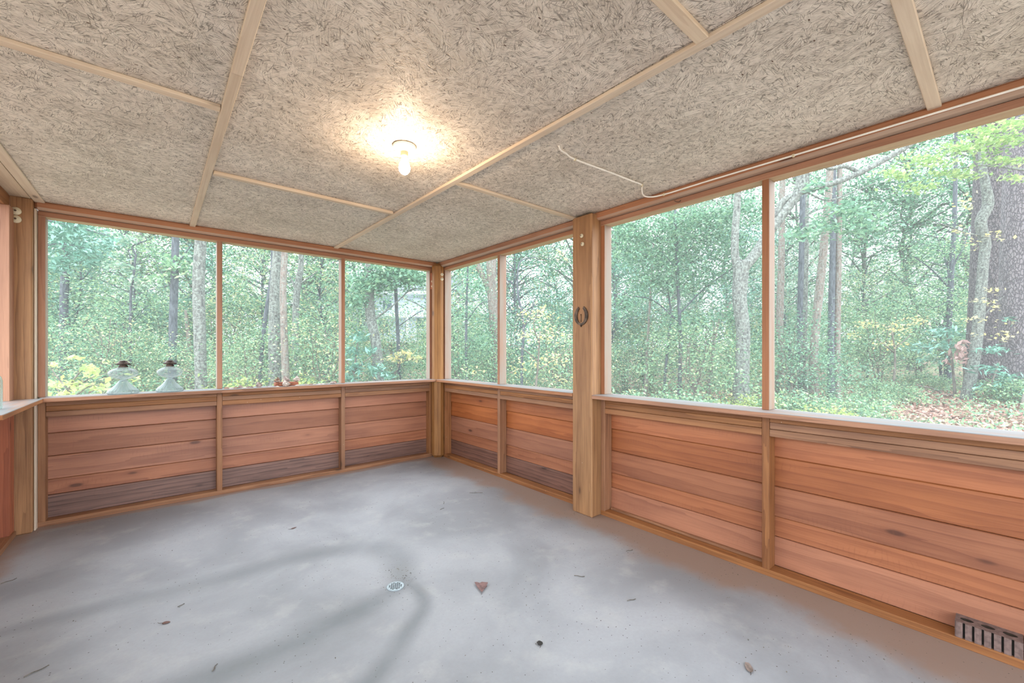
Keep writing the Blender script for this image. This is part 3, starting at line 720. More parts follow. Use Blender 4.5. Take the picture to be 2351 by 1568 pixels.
for i, (u, y, s, m, d, lb_) in enumerate(items): flake('seashell', (on_sill(u, y), y, SILL_T), s, m, i + 3, lb_, gS, d)
spiky_shell('whelk_shell', (on_sill(595, 4.59), 4.59, SILL_T), .062, M_SHELLG, 3.5, 'lone brownish whelk on the sill between fragments and brick', gS, 6)

# ------------------------------------------------------------------ leaves and bits on the floor
def floor_leaf(name, loc, pts, mat, rz, curl, label, cat='leaf'):
    """outline pts (x along the midrib), gently folded, with thickness and a stalk"""
    n = len(pts); V = []
    for z0 in (.0012, .0):
        for x, y in pts: V.append((x, y, z0 + .001 + curl * (abs(y) * .9 + x * x * 6)))
        V.append((0, 0, z0 + .001))
    Fc = []
    for j in range(n):
        k = (j + 1) % n; Fc.append([n, j, k]); Fc.append([2 * n + 1, n + 1 + k, n + 1 + j]); Fc.append([j, n + 1 + j, n + 1 + k, k])
    t = empty(name, loc, rz, label=label, cat=cat); obj('blade', mesh('blade', V, Fc, mat), t)
    x0 = min(p[0] for p in pts)
    tube('stalk', [(x0 + .004, 0, .003), (x0 - .012, .002, .004), (x0 - .02, .006, .006)], [.0012, .001, .0008], M_IRON, t, 5)
def outline(L, Wd, jag=0.0, n=22, seed=0, cut=None):
    r = random.Random(seed); o = []
    for i in range(n):
        a = 2 * math.pi * i / n; x = L / 2 * math.cos(a); y = Wd / 2 * math.sin(a) * (1 - .35 * math.cos(a)) * (1 + r.uniform(-jag, jag))
        if cut: x = min(x, cut)
        o.append((x, y))
    return o
M_LEAFP = simple('dry_pink_leaf', '#745956', .7, .15, 60); M_LEAFB = simple('dry_brown_leaf', '#6e4f46', .7, .15, 60); M_LEAFG = simple('dry_grey_leaf', '#7d6e66', .7, .15, 60)
floor_leaf('dry_leaf', (1.36, 1.875, .001), [(-.060, 0), (-.035, .010), (-.010, .020), (.015, .028), (.038, .034), (.042, .020), (.036, .006), (.044, -.008), (.034, -.024), (.026, -.040), (.012, -.036), (.006, -.030), (-.008, -.032), (-.018, -.022), (-.034, -.012)], M_LEAFP, math.radians(58), .22, 'torn pink dry leaf lying on the concrete beside the drain')
floor_leaf('dry_leaf', (.03, 2.60, .001), outline(.032, .018), M_LEAFB, math.radians(-20), .2, 'small oval brown leaf alone on the floor, towards the reddish post')
floor_leaf('dry_leaf', (1.855, .690, .001), outline(.062, .026, .05, 22, 5, .025), M_LEAFG, math.radians(215 + 180), .25, 'curled grey leaf with long stalk on the floor nearest the cored brick')
floor_leaf('dry_leaf', (1.297, 1.346, .001), outline(.030, .026, .25, 14, 8), M_BLACK, 1.0, .3, 'small dark crumpled leaf scrap in the middle of the floor')
floor_leaf('dry_leaf', (.763, 3.39, .001), outline(.040, .014), M_LEAFB, math.radians(20), .2, 'narrow brown leaf on the floor in front of the shell sill')
tw = random.Random(5)
for i, (x, y, L, a, lb_) in enumerate(((2.231, 3.155, .12, 2.4, 'thin dry twig on the floor near the middle stud of the side wall'), (1.888, 1.269, .05, -.5, 'short dark twig on the floor between the pink leaf and the base plate'),
        (1.873, 3.125, .05, .9, 'short twig lying out from the corner post'), (1.789, 3.014, .04, .2, 'dark bark scrap just in front of the short corner twig'), (1.86, 1.60, .06, -.9, 'thin bent reddish pine needle on the open floor'),
        (-.645, 3.646, .06, .5, 'twig on the floor at the foot of the side wall'), (.09, 2.728, .03, .3, 'tiny dark twig on the long water stain'), (.177, 2.10, .04, 1.1, 'small dark twig across the wide water stain'), (-.378, 2.547, .07, .5, 'ragged dark twig at the near photo edge of the floor'),
        (2.347, 1.595, .05, -.3, 'small reddish twig on the brown floor edge below the cup hook'))):
    p = [(-L / 2, 0, .003), (-L / 6, L * .06 * tw.uniform(-1, 1), .004), (L / 5, L * .1 * tw.uniform(-1, 1), .003), (L / 2, L * .08 * tw.uniform(-1, 1), .005)]
    props(tube('twig', [tuple(q) for q in smooth_path(p, 3)], .0018, B_TWIG, None, 5, loc=(x, y, 0), rot=(0, 0, a)), lb_, 'twig')

def leaf_cloud(C, L, asp, seed, up=.5, jitter=.35, droop=.25):
    """N rhombic leaves centred at C -> verts, quads"""
    r = np.random.default_rng(seed); n = len(C)
    d = r.normal(size=(n, 3)); d[:, 2] = d[:, 2] * .5 - droop; d /= np.linalg.norm(d, axis=1)[:, None]
    nn = r.normal(size=(n, 3)); nn[:, 2] += up * 2.2; s = np.cross(d, nn); s /= np.linalg.norm(s, axis=1)[:, None] + 1e-9
    l = L * (1 + jitter * r.uniform(-1, 1, n)); w = l * asp * .5; up_ = np.cross(s, d)
    V = np.empty((n, 4, 3)); b = C - d * (l / 2)[:, None]
    mid = C - d * (l * .05)[:, None] + up_ * (l * .06)[:, None]
    V[:, 0] = b; V[:, 1] = mid + s * w[:, None]; V[:, 2] = C + d * (l / 2)[:, None]; V[:, 3] = mid - s * w[:, None]
    return V.reshape(-1, 3), np.arange(n * 4).reshape(n, 4)

def debris():
    r = np.random.default_rng(21); n = 900
    x = r.uniform(-.7, 2.6, n); y = r.uniform(.3, 4.5, n)
    m = r.uniform(size=n) < .5; x[m] = 2.62 - np.abs(r.normal(0, .45, m.sum())); 
    q = r.uniform(size=n) < .12; x[q] = 1.06 + r.normal(0, .05, q.sum()); y[q] = 2.27 + r.normal(0, .06, q.sum())
    C = np.stack([x, y, np.full(n, .0025)], 1); V, Fq = leaf_cloud(C, .006, .6, 4, 3.0, .6, 0); V[:, 2] = np.clip(V[:, 2], .001, .006)
    props(obj('floor_debris', np_mesh('floor_debris', V, Fq, B_TWIG)), 'dark crumbs and grit scattered on the concrete floor', 'debris', kind='stuff')
debris()

# ================================================================== outdoors: the woods around the porch
def join_tubes(paths, seg=6):
    V = []; Fc = []
    for pts, rr in paths:
        v, f = tube_geo(pts, rr, seg, caps=False); o = len(V); V += v; Fc += [[o + i for i in q] for q in f]
    return V, Fc

def plant_meshes(key, seed, H, R, z0, nblob, nleaf, L, asp, lmat, bmat, r0, flat=.45, spread=.30, up=.5, droop=.25, stems=1):
    r = np.random.default_rng(seed); B = []
    while len(B) < nblob:
        p = r.uniform(-1, 1, 3)
        if p @ p > 1 or (p @ p < .12 and nblob > 8): continue
        zz = z0 + (H - z0) * (p[2] + 1) / 2; taper = 1 - .45 * max(0, p[2])
        B.append((p[0] * R * taper, p[1] * R * taper, zz))
    B = np.array(B); per = nleaf // nblob; C = []
    for b in B:
        s = R * spread * r.uniform(.6, 1.25); g_ = r.normal(size=(per, 3)) * (s, s, s * flat)
        g_[:, 2] -= .25 * np.abs(g_[:, 0] ** 2 + g_[:, 1] ** 2) / max(s, .01)
        C.append(b + g_)
    C = np.concatenate(C); C = C[C[:, 2] > .03]
    V, Fq = leaf_cloud(C, L, asp, seed + 1, up, .35, droop)
    fm = np_mesh('foliage', V, Fq, lmat)
    paths = []; mains = []
    for k in range(stems):
        a = 6.28 * k / stems + .5; rr = R * (.35 if stems > 1 else .08)
        pts = [np.array((math.cos(a) * rr * q ** 1.4 + r.normal() * .02 * H * (q > 0), math.sin(a) * rr * q ** 1.4 + r.normal() * .02 * H * (q > 0), H * .88 * q - .1 * (q == 0))) for q in (0, .25, .5, .75, 1)]
        pts = smooth_path(pts, 3); mains.append(pts)
        paths.append((pts, [r0 * (1 - .8 * i / (len(pts) - 1)) for i in range(len(pts))]))
    for i, b in enumerate(B):
        m = mains[i % stems]; j = max(1, min(len(m) - 2, int(len(m) * max(.12, (b[2] - .28 * R) / (H * .9)))))
        p0 = m[j]; mid = (p0 + b) / 2 + np.array((0, 0, .08 * R)) + r.normal(size=3) * .04 * R
        paths.append(([p0, mid, b], [r0 * .32, r0 * .2, r0 * .06]))
    Vt, Ft = join_tubes(paths, 6)
    return fm, mesh('trunk', Vt, Ft, bmat, True)

VAR = {}
def variants(key, mats, n, **k):
    VAR[key] = [plant_meshes(key, 100 + 13 * i + sum(map(ord, key)), lmat=m, **k) for i in range(n) for m in mats]
variants('shrub', [G_DEEP, G_MID, G_MIX], 2, H=2.3, R=1.15, z0=.25, nblob=34, nleaf=6800, L=.058, asp=.5, bmat=B_TWIG, r0=.022, stems=5)
variants('low', [G_MIX, G_MID, G_LIME], 1, H=.75, R=.75, z0=.08, nblob=22, nleaf=2200, L=.06, asp=.55, bmat=B_TWIG, r0=.010, stems=4)
variants('sapling', [G_MIX, G_MID, G_GREY, G_BLUE], 1, H=5.4, R=1.5, z0=.9, nblob=46, nleaf=8500, L=.068, asp=.48, bmat=B_DARK, r0=.045, spread=.24)
variants('tree', [G_DEEP, G_GREY, G_MIX], 1, H=10.0, R=2.6, z0=1.6, nblob=60, nleaf=10500, L=.11, asp=.48, bmat=B_GREY, r0=.13, spread=.2)
variants('tall', [G_GREY, G_MID], 2, H=19.0, R=4.2, z0=1.5, nblob=90, nleaf=11000, L=.20, asp=.5, bmat=B_DARK, r0=.2, spread=.16)
pick = random.Random(77); COUNT = {}

BAYS = [(105, 500, 'the oil lamp opening', 'by the reddish post', 'by the first mullion'), (500, 785, 'the sill brick opening', 'by the first mullion', 'by the second mullion'),
        (785, 1010, 'the house opening', 'by the second mullion', 'by the corner post'), (1010, 1150, 'the narrow opening', 'by the corner post', 'by its stud'),
        (1150, 1340, 'the horseshoe post opening', 'by the narrow stud', 'by the horseshoe post'), (1340, 1757, 'the cup hook opening', 'by the horseshoe post', 'by the wide mullion'),
        (1757, 2351, 'the widest opening', 'by the wide mullion', 'above the cored brick')]
def bay(u):
    for u0, u1, nm, a, b in BAYS:
        if u < u1 or nm == 'the widest opening':
            q = (u - u0) / (u1 - u0); return '%s, %s' % (nm, a if q < .33 else ('at its middle' if q < .67 else b))
def place(key, u, d, sc=1.0, vi=None, name=None, what='', cat='shrub'):
    fm, tm = pick.choice(VAR[key]) if vi is None else VAR[key][vi]
    p = at(u, d); z = ground_z(p.x, p.y)
    if p.x < 4.0 and p.y < 5.9: return None
    t = empty(name, (p.x, p.y, z), pick.uniform(0, 6.28), label='%s beyond %s' % (what, bay(u)), cat=cat, group='%s, beyond %s' % (what, bay(u)))
    t.scale = (sc, sc, sc * pick.uniform(.92, 1.1))
    obj('foliage', fm, t, kind='stuff'); obj('trunk' if cat == 'tree' else 'stems', tm, t)
    return t
HOUSE = lambda u: 815 < u < 1000
for u in range(70, 1960, 135):                                     # close shrubs
    place('shrub', u + pick.uniform(-40, 40), pick.uniform(8.2, 10.6) + (.8 if HOUSE(u) else 0), pick.uniform(.75, 1.0) * (.72 if HOUSE(u) else 1), name='bushy_shrub', what='bushy leafy shrub growing close by')
for u in range(20, 2380, 150):                                     # saplings
    if HOUSE(u) : continue
    d = pick.uniform(10.5, 13.0) + (2.5 if u > 1950 else 0)
    place('sapling', u + pick.uniform(-50, 50), d, pick.uniform(.8, 1.1), name='young_tree', what='young slender tree with leafy tiers', cat='tree')
for u in range(30, 2400, 125):                                     # second rank of shrubs
    place('shrub', u + pick.uniform(-50, 50), pick.uniform(11.5, 15), pick.uniform(.9, 1.3), name='bushy_shrub', what='rounded shrub growing farther back')
for u in range(20, 2420, 140):
    if HOUSE(u): continue
    place('tree', u + pick.uniform(-55, 55), pick.uniform(14, 19), pick.uniform(.85, 1.1), name='woodland_tree', what='broad woodland tree', cat='tree')
for u in range(10, 2450, 115):
    if HOUSE(u): continue
    place('tall', u + pick.uniform(-40, 40), pick.uniform(23, 33), pick.uniform(.5, .85), name='tall_tree', what='tall distant tree', cat='tree')
for u in range(0, 2460, 95):
    place('shrub', u + pick.uniform(-40, 40), pick.uniform(19, 26) if not HOUSE(u) else 24, pick.uniform(1.5, 2.0) * (.6 if HOUSE(u) else 1), name='bushy_shrub', what='large shrub deep in the woods')
for u in range(0, 2460, 105):
    place('tall', u + pick.uniform(-40, 40), pick.uniform(38, 48), pick.uniform(.45, .62), name='tall_tree', what='hazy far tree', cat='tree')
for u in range(1420, 1990, 62):                                    # low bright ground plants
    place('low', u + pick.uniform(-20, 20), pick.uniform(5.6, 7.6), pick.uniform(.7, 1.1), name='low_plant', what='low yellow-green plant', cat='plant')
for u in (110, 330, 560, 700, 760, 880, 940, 1060, 1120, 1200, 1270):
    place('low', u + pick.uniform(-20, 20), pick.uniform(7.0, 9.5), pick.uniform(.9, 1.2), name='low_plant', what='low yellow-green plant', cat='plant')
for u, d, w in ((2010, 10.2, 'seedling clump just in front of the gold-flecked shrub'), (2080, 9.4, 'seedling clump beside the propped fallen branch'), (2160, 11.2, 'seedling clump under the dead pink leaves'), (2300, 9.2, 'seedling clump between the two pines'),
                (2120, 12.2, 'seedling clump behind the propped fallen branch'), (2330, 8.6, 'seedling clump at the foot of the broad pine'), (1990, 8.4, 'seedling clump where the leaf litter meets the low plants')):
    t_ = place('low', u, d, pick.uniform(.55, .8), vi=1, name='low_plant', what='low', cat='plant')
    if t_: t_['label'] = w; t_['group'] = 'seedling clumps among the fallen leaves'

# trees and shrubs that can be told apart, set out along their sight lines
def world_path(path, d, base=True):
    out = []
    for i, q in enumerate(path):
        u, v, w = q[:3]; dd = d + (q[3] if len(q) > 3 else 0)
        p = at(u, dd, zat(v, dd)); out.append((p.x, p.y, p.z, w / 2 * dd / F_PX))
    if base:
        x, y = out[0][0], out[0][1]; out.insert(0, (x, y, ground_z(x, y) - .1, out[0][3] * 1.25))
    return out
def special(name, label, cat, d, trunk, bmat, limbs=(), sprays=(), lmat=None, L=.08, asp=.5, seed=1, up=.8, seg=14, twigs=True, droop=.2, group=None):
    if d >= 12 and d < 18 and trunk[0][0] < 1960: d *= .64
    tp = world_path(trunk, d); o = Vector(tp[0][:3]) + Vector((0, 0, .1))
    t = empty(name, o, label=label, cat=cat, group=group)
    def tb(nm, pts, sg):
        sp = smooth_path(pts, 7); return tube(nm, [Vector(p[:3]) - o for p in sp], [max(.002, float(p[3])) for p in sp], bmat, t, sg)
    tb('trunk', tp, seg)
    for lm in limbs: tb('branch', world_path(lm, d, False), 8)
    if sprays:
        r = np.random.default_rng(seed); C = []
        for u, v, ru, rv, n in sprays:
            dd = d + r.normal(0, .25, n); uu = u + r.normal(0, ru * .5, n); vv = v + r.normal(0, rv * .5, n)
            k = (uu - CX) / F_PX
            C.append(np.stack([(FWD[0] + RGT[0] * k) * dd, (FWD[1] + RGT[1] * k) * dd, CAM_H + (HY - vv) / F_PX * dd], 1))
        C = np.concatenate(C) - np.array(o); V, Fq = leaf_cloud(C, L, asp, seed, up, .3, droop)
        obj('foliage', np_mesh('foliage', V, Fq, lmat), t, kind='stuff')
    return t
# beyond the opening with the oil lamps
special('woodland_tree', 'grey lichen-covered trunk just before the first mullion, seen past the oil lamps', 'tree', 12, [(462, 890, 24), (458, 750, 24), (456, 640, 24), (462, 500, 22), (458, 200, 18)], B_GREY)
special('woodland_tree', 'dark straight trunk between the oil lamps and the lichen-covered trunk', 'tree', 14, [(396, 850, 17), (398, 720, 16), (402, 600, 15), (404, 480, 13), (408, 250, 10)], B_DARK,
        [[(396, 668, 4), (385, 645, 3), (370, 625, 2)], [(404, 610, 4), (420, 590, 3), (440, 560, 2)]], [(405, 610, 45, 22, 260), (370, 640, 40, 15, 120)], G_MID, .11)
special('dead_snag', 'short broken leaning snag standing in front of the lichen-covered trunk', 'snag', 11, [(436, 900, 9), (434, 800, 8), (430, 750, 8), (426, 712, 5)], B_PINK)
special('woodland_tree', 'hazy thick trunk nearest the reddish post, half hidden by leaves', 'tree', 17, [(146, 760, 16), (148, 660, 15), (152, 560, 14), (150, 300, 11)], B_DARK, (), [(170, 560, 75, 45, 700), (130, 520, 60, 30, 350), (215, 600, 50, 22, 200)], G_BLUE, .13)
special('young_tree', 'thin kinked sapling with a hooked top over the oil lamps', 'tree', 15, [(300, 690, 5), (306, 640, 5), (310, 600, 4), (312, 585, 4), (303, 567, 3), (320, 558, 3), (336, 552, 2), (335, 545, 2)], B_DARK, (), [(290, 550, 45, 12, 150), (330, 650, 40, 14, 200), (270, 610, 40, 12, 120)], G_GREY, .10)
special('yellow_green_shrub', 'bright yellow-green shrub with large leaves behind the nearer oil lamp', 'shrub', 4.9, [(150, 960, 6), (160, 890, 5), (190, 845, 3)], B_TWIG,
        [[(160, 900, 4), (120, 850, 2), (115, 830, 1)], [(160, 895, 4), (230, 860, 2), (300, 868, 1), (322, 860, 1)], [(158, 920, 4), (210, 885, 2), (250, 892, 1)], [(158, 925, 3), (120, 880, 2), (112, 868, 1)]],
        [(125, 840, 12, 8, 14), (165, 822, 20, 5, 12), (205, 845, 22, 8, 26), (125, 885, 22, 10, 34), (175, 885, 24, 14, 50), (225, 890, 26, 12, 36), (150, 905, 30, 8, 34), (305, 866, 14, 6, 10), (245, 832, 10, 4, 6), (215, 862, 20, 10, 20)], G_LIME, .085, .6, 5, 1.6, droop=.45)
# beyond the brick and shells
special('woodland_tree', 'thick pale lichen-spotted trunk, one of a close pair above the sill brick', 'tree', 12.5, [(632, 880, 29), (630, 760, 25), (633, 650, 23), (640, 540, 21), (644, 250, 17)], B_GREY)
special('woodland_tree', 'slimmer pinkish trunk standing against the thick lichen-spotted trunk', 'tree', 12, [(656, 880, 17), (652, 760, 15), (650, 660, 14), (654, 540, 13), (650, 250, 10)], B_PINK)
special('woodland_tree', 'thin dark trunk leaning across the woods above the shell fragments', 'tree', 13, [(598, 860, 8), (608, 740, 9), (622, 650, 9), (626, 580, 8), (618, 300, 6)], B_DARK, [[(618, 668, 4), (600, 660, 2), (580, 655, 1)]])
special('woodland_tree', 'grey forked trunk to the far side of the pinkish trunk', 'tree', 15, [(678, 780, 14), (680, 690, 14), (686, 640, 14), (692, 580, 11), (690, 300, 8)], B_GREY, [[(680, 665, 7), (668, 640, 4), (660, 625, 3)], [(684, 655, 6), (705, 640, 3), (730, 622, 2)]])
special('red_leaf_tree', 'far tree with a patch of pink-red autumn leaves near the second mullion', 'tree', 20, [(748, 720, 5), (752, 650, 4), (755, 600, 3)], B_DARK, (), [(757, 640, 16, 10, 130), (745, 668, 12, 6, 30)], G_RUST, .16)
# beyond the opening with the house
special('woodland_tree', 'broad pale trunk rising between the house and the second mullion', 'tree', 13, [(868, 850, 26), (862, 780, 22), (850, 720, 22), (848, 640, 20), (846, 560, 18), (846, 300, 15)], B_GREY, [[(856, 735, 5), (885, 715, 4), (915, 690, 3), (942, 666, 3), (970, 662, 2)]], [(850, 650, 50, 25, 1300), (930, 640, 60, 22, 1200), (900, 615, 80, 18, 1000), (820, 690, 30, 20, 400)], G_DEEP, .085)
special('woodland_tree', 'thin dark trunk crossing in front of the pale house', 'tree', 14, [(916, 860, 9), (914, 780, 8), (910, 700, 8), (908, 620, 7), (908, 400, 5)], B_DARK, [[(914, 750, 3), (935, 735, 2), (960, 718, 2), (972, 712, 1)]])
special('rhododendron', 'glossy long-leaved evergreen shrub in the low corner of the house opening', 'shrub', 7.6, [(812, 890, 5), (816, 830, 4), (822, 780, 3)], B_TWIG, [[(814, 850, 3), (850, 820, 2), (870, 815, 1)], [(814, 860, 3), (795, 830, 2)]],
        [(820, 775, 22, 14, 80), (810, 810, 22, 14, 90), (850, 805, 22, 8, 60), (815, 845, 24, 14, 100), (860, 848, 26, 14, 110), (805, 870, 20, 10, 70), (890, 862, 18, 8, 50)], G_BLUE, .14, .26, 9, 1.2)
special('golden_shrub', 'arching shrub with yellowing leaves below the house balcony', 'shrub', 8.5, [(900, 890, 4), (915, 840, 3), (935, 812, 2)], B_TWIG, [[(920, 830, 2), (950, 825, 2), (972, 835, 1)]], [(930, 812, 22, 6, 60), (955, 822, 20, 6, 50), (905, 825, 24, 8, 50)], G_GOLD, .085, .6, 10, 1.5)
# beside the corner post
special('woodland_tree', 'pinkish straight trunk with a leaning limb in the narrow opening by the corner post', 'tree', 10, [(1140, 880, 22), (1136, 760, 22), (1130, 680, 22), (1128, 590, 23), (1126, 300, 18)], B_PINK, [[(1132, 680, 12), (1116, 650, 12), (1104, 625, 13), (1090, 595, 13), (1070, 540, 12)]])
special('woodland_tree', 'crooked dark stem in the opening next to the horseshoe post', 'tree', 8.5, [(1198, 830, 6), (1202, 770, 6), (1200, 730, 5), (1190, 680, 5), (1188, 640, 4), (1195, 600, 3), (1230, 590, 2)], B_DARK, [[(1202, 755, 4), (1220, 715, 3), (1226, 690, 2)]])
special('golden_shrub', 'spreading shrub dotted with pale cream leaves beside the horseshoe post', 'shrub', 6.6, [(1230, 900, 5), (1235, 840, 4), (1240, 760, 3)], B_TWIG, [[(1235, 850, 3), (1280, 820, 2), (1305, 800, 1)], [(1236, 830, 3), (1200, 800, 2), (1170, 790, 1)], [(1238, 790, 3), (1225, 740, 2), (1250, 700, 1)]],
        [(1230, 720, 50, 22, 80), (1200, 770, 40, 20, 60), (1260, 770, 45, 24, 70), (1270, 830, 50, 20, 60), (1190, 835, 40, 20, 45), (1285, 870, 40, 14, 30), (1080, 850, 30, 10, 20), (1065, 570, 14, 22, 16), (1290, 580, 20, 20, 26)], G_GOLD, .062, .7, 12, 1.6)
# beyond the opening with the cup hook
special('oak_tree', 'big old oak with pale trunk base and a long limb sweeping past the wide mullion', 'tree', 12, [(1702, 885, 34), (1704, 840, 30), (1706, 760, 29), (1698, 690, 30), (1700, 640, 32), (1702, 600, 34)], B_GREY,
        [[(1698, 630, 20), (1688, 590, 18), (1688, 530, 17), (1694, 430, 15), (1690, 250, 12)],
         [(1708, 615, 24), (1740, 575, 24), (1775, 520, 24), (1812, 470, 23), (1835, 430, 21), (1850, 330, 18)],
         [(1778, 500, 13), (1800, 460, 14), (1850, 438, 13), (1920, 418, 13), (1970, 398, 13), (2010, 378, 12), (2060, 350, 12), (2110, 320, 10)],
         [(1975, 397, 8), (1940, 382, 9), (1905, 388, 7), (1890, 375, 5)], [(1850, 440, 4), (1900, 460, 4), (1960, 440, 3), (2010, 420, 2)]],
        [(1950, 480, 70, 22, 320), (1900, 520, 60, 22, 260), (1840, 540, 40, 20, 160), (1985, 520, 60, 30, 300), (1870, 430, 50, 18, 120)], G_DEEP, .12, .36, 14, seg=16)
special('woodland_tree', 'slim white-barked stem low in the opening with the cup hook', 'tree', 9.5, [(1482, 900, 9), (1484, 860, 8), (1486, 800, 6), (1492, 700, 5), (1500, 560, 4)], B_PINK)
special('woodland_tree', 'thin dark crooked stem in the middle of the cup hook opening', 'tree', 9, [(1524, 900, 6), (1530, 830, 6), (1536, 770, 5), (1540, 720, 4), (1530, 640, 3)], B_DARK, [[(1538, 780, 3), (1570, 785, 3), (1610, 792, 2), (1660, 780, 1)]])
special('woodland_tree', 'pale leaning stem nearer the oak in the cup hook opening', 'tree', 9, [(1626, 900, 7), (1634, 840, 7), (1640, 780, 7), (1650, 740, 5), (1680, 690, 3)], B_PINK, [[(1640, 790, 3), (1625, 760, 2), (1600, 730, 1)]])
special('evergreen_tree', 'small-leaved evergreen filling the upper cup hook opening beside the horseshoe post', 'tree', 8.6, [(1560, 900, 9), (1562, 780, 8), (1556, 640, 7), (1550, 480, 5)], B_DARK, [[(1560, 740, 4), (1500, 690, 3), (1450, 680, 2)], [(1560, 720, 4), (1620, 660, 3), (1690, 610, 2)], [(1556, 620, 3), (1500, 560, 2), (1440, 540, 1)], [(1555, 600, 3), (1610, 550, 2), (1680, 500, 1)]],
        [(1460, 580, 75, 45, 1500), (1560, 540, 80, 40, 1600), (1650, 500, 80, 40, 1500), (1500, 650, 80, 40, 1300), (1620, 640, 90, 45, 1500), (1700, 590, 60, 50, 900), (1440, 700, 50, 30, 600), (1570, 740, 80, 30, 700), (1690, 720, 50, 30, 500), (1450, 530, 60, 30, 1300), (1530, 600, 90, 60, 1800), (1640, 570, 80, 60, 1800), (1720, 480, 50, 40, 800), (1560, 500, 90, 30, 1200)], G_DEEP, .066, .5, 41, .8)
special('evergreen_tree', 'leafy evergreen in the narrow opening, hiding the foot of the pinkish trunk', 'tree', 8.4, [(1072, 900, 6), (1070, 760, 6), (1074, 600, 4)], B_DARK, [[(1070, 740, 3), (1100, 700, 2), (1125, 690, 1)]],
        [(1060, 610, 30, 30, 420), (1090, 660, 34, 26, 420), (1065, 720, 34, 22, 320), (1100, 790, 36, 26, 380), (1060, 830, 30, 24, 260)], G_DEEP, .06, .5, 42, .8)
special('evergreen_tree', 'broad-leaved evergreen hanging its crown into the oil lamp opening by the reddish post', 'tree', 8.0, [(60, 900, 9), (64, 700, 9), (80, 540, 7), (90, 420, 5)], B_DARK, [[(76, 570, 4), (140, 560, 3), (220, 575, 1)], [(84, 500, 4), (170, 520, 3), (260, 545, 1)]],
        [(150, 540, 60, 26, 420), (190, 585, 60, 20, 380), (130, 610, 40, 24, 300), (250, 560, 40, 14, 160), (160, 510, 60, 14, 220)], G_BLUE, .11, .36, 43, 1.0)
special('golden_shrub', 'mid-distance shrub flecked with pale gold leaves midway across the widest opening', 'shrub', 10.4, [(2050, 900, 5), (2055, 820, 4), (2048, 760, 3)], B_TWIG, [[(2055, 800, 3), (2090, 770, 2)], [(2053, 810, 3), (2010, 775, 2)]],
        [(2050, 755, 50, 14, 120), (1990, 745, 30, 12, 60), (2100, 735, 40, 14, 90), (2050, 790, 50, 12, 70), (1960, 770, 26, 10, 40)], G_GOLD, .075, .6, 44, 1.6)
# widest opening
for u0, v1, w, bm_, lb_ in ((1790, 590, 15, B_PINK, 'pale slender trunk closest to the wide mullion'), (1838, 560, 15, B_DARK, 'dark upright trunk second past the wide mullion'), (1848, 560, 9, B_GREY, 'narrow grey trunk touching the dark upright trunk'),
                        (1908, 560, 13, B_DARK, 'dark mossy trunk standing beside the leaning grey trunk'), (1922, 540, 13, B_PINK, 'pale mottled trunk just past the dark mossy trunk')):
    special('woodland_tree', lb_, 'tree', 14.5 + u0 % 7 * .3, [(u0, 800, w), (u0 + 1, 700, w), (u0 + 4, v1, w * .9), (u0 + 8, 250, w * .7)], bm_)
special('woodland_tree', 'leaning grey trunk between the dark pair and the mottled trunks', 'tree', 14, [(1868, 830, 18), (1872, 760, 17), (1882, 660, 17), (1892, 560, 16), (1905, 400, 14), (1912, 200, 12)], B_PINK)
special('woodland_tree', 'thin dark trunk with side limbs midway to the pines', 'tree', 13, [(2176, 800, 12), (2180, 700, 11), (2186, 600, 9), (2192, 480, 8), (2196, 250, 6)], B_DARK, [[(2178, 660, 4), (2140, 620, 3), (2100, 590, 2)], [(2184, 620, 4), (2215, 560, 3), (2235, 500, 2)], [(2180, 690, 3), (2150, 705, 2), (2120, 712, 1)]])
special('pine_tree', 'massive dark pine with plated bark behind the crooked pale trunk', 'tree', 11, [(2262, 905, 76), (2264, 820, 68), (2270, 640, 62), (2276, 400, 58), (2285, 100, 54)], B_PINE, seg=28)
special('pine_tree', 'broad pale-barked pine at the very edge of the photo', 'tree', 9.6, [(2352, 925, 84), (2350, 820, 74), (2346, 640, 70), (2350, 400, 64), (2356, 100, 60)], B_PINE2, seg=28)
special('crooked_tree', 'slim crooked pale lichened trunk in front of the dark pine', 'tree', 9.4, [(2219, 922, 25), (2226, 880, 22), (2240, 800, 20), (2250, 700, 19), (2258, 600, 18), (2262, 560, 19), (2252, 510, 20), (2268, 470, 20), (2262, 420, 16), (2256, 380, 14), (2250, 200, 10)], B_GREY,
        [[(2252, 540, 4), (2220, 535, 3), (2180, 520, 2), (2120, 502, 1)], [(2246, 740, 3), (2280, 700, 2), (2305, 680, 1)]],
        [(2250, 690, 40, 10, 38), (2275, 665, 26, 8, 22), (2285, 705, 20, 8, 16), (2240, 735, 40, 8, 30), (2275, 540, 40, 14, 36), (2215, 470, 26, 26, 40), (2200, 530, 20, 14, 20), (2245, 770, 22, 6, 14), (2312, 770, 30, 14, 40), (2325, 740, 18, 10, 14), (2235, 560, 26, 16, 26)], G_GOLD, .085, .62, 22, 1.8)
special('maple_tree', 'maple with airy light green branches hanging across the top of the widest opening', 'tree', 8.2, [(2470, 930, 24), (2468, 700, 22), (2465, 450, 20), (2460, 300, 16), (2450, 100, 12)], B_GREY,
        [[(2462, 330, 10), (2380, 320, 6), (2300, 340, 4), (2200, 350, 3), (2080, 400, 1)], [(2464, 400, 8), (2350, 390, 5), (2250, 380, 3), (2150, 400, 1)], [(2455, 200, 8), (2350, 240, 5), (2250, 290, 3)]],
        [(2300, 320, 70, 16, 420), (2220, 340, 80, 16, 420), (2130, 370, 70, 18, 330), (2060, 400, 50, 16, 180), (2300, 370, 60, 14, 280), (2200, 400, 70, 14, 260), (2330, 285, 50, 14, 260), (2110, 430, 50, 14, 140), (2330, 410, 40, 10, 80), (2250, 300, 60, 10, 200)], G_SPRING, .085, .6, 23, 2.2, droop=.1)
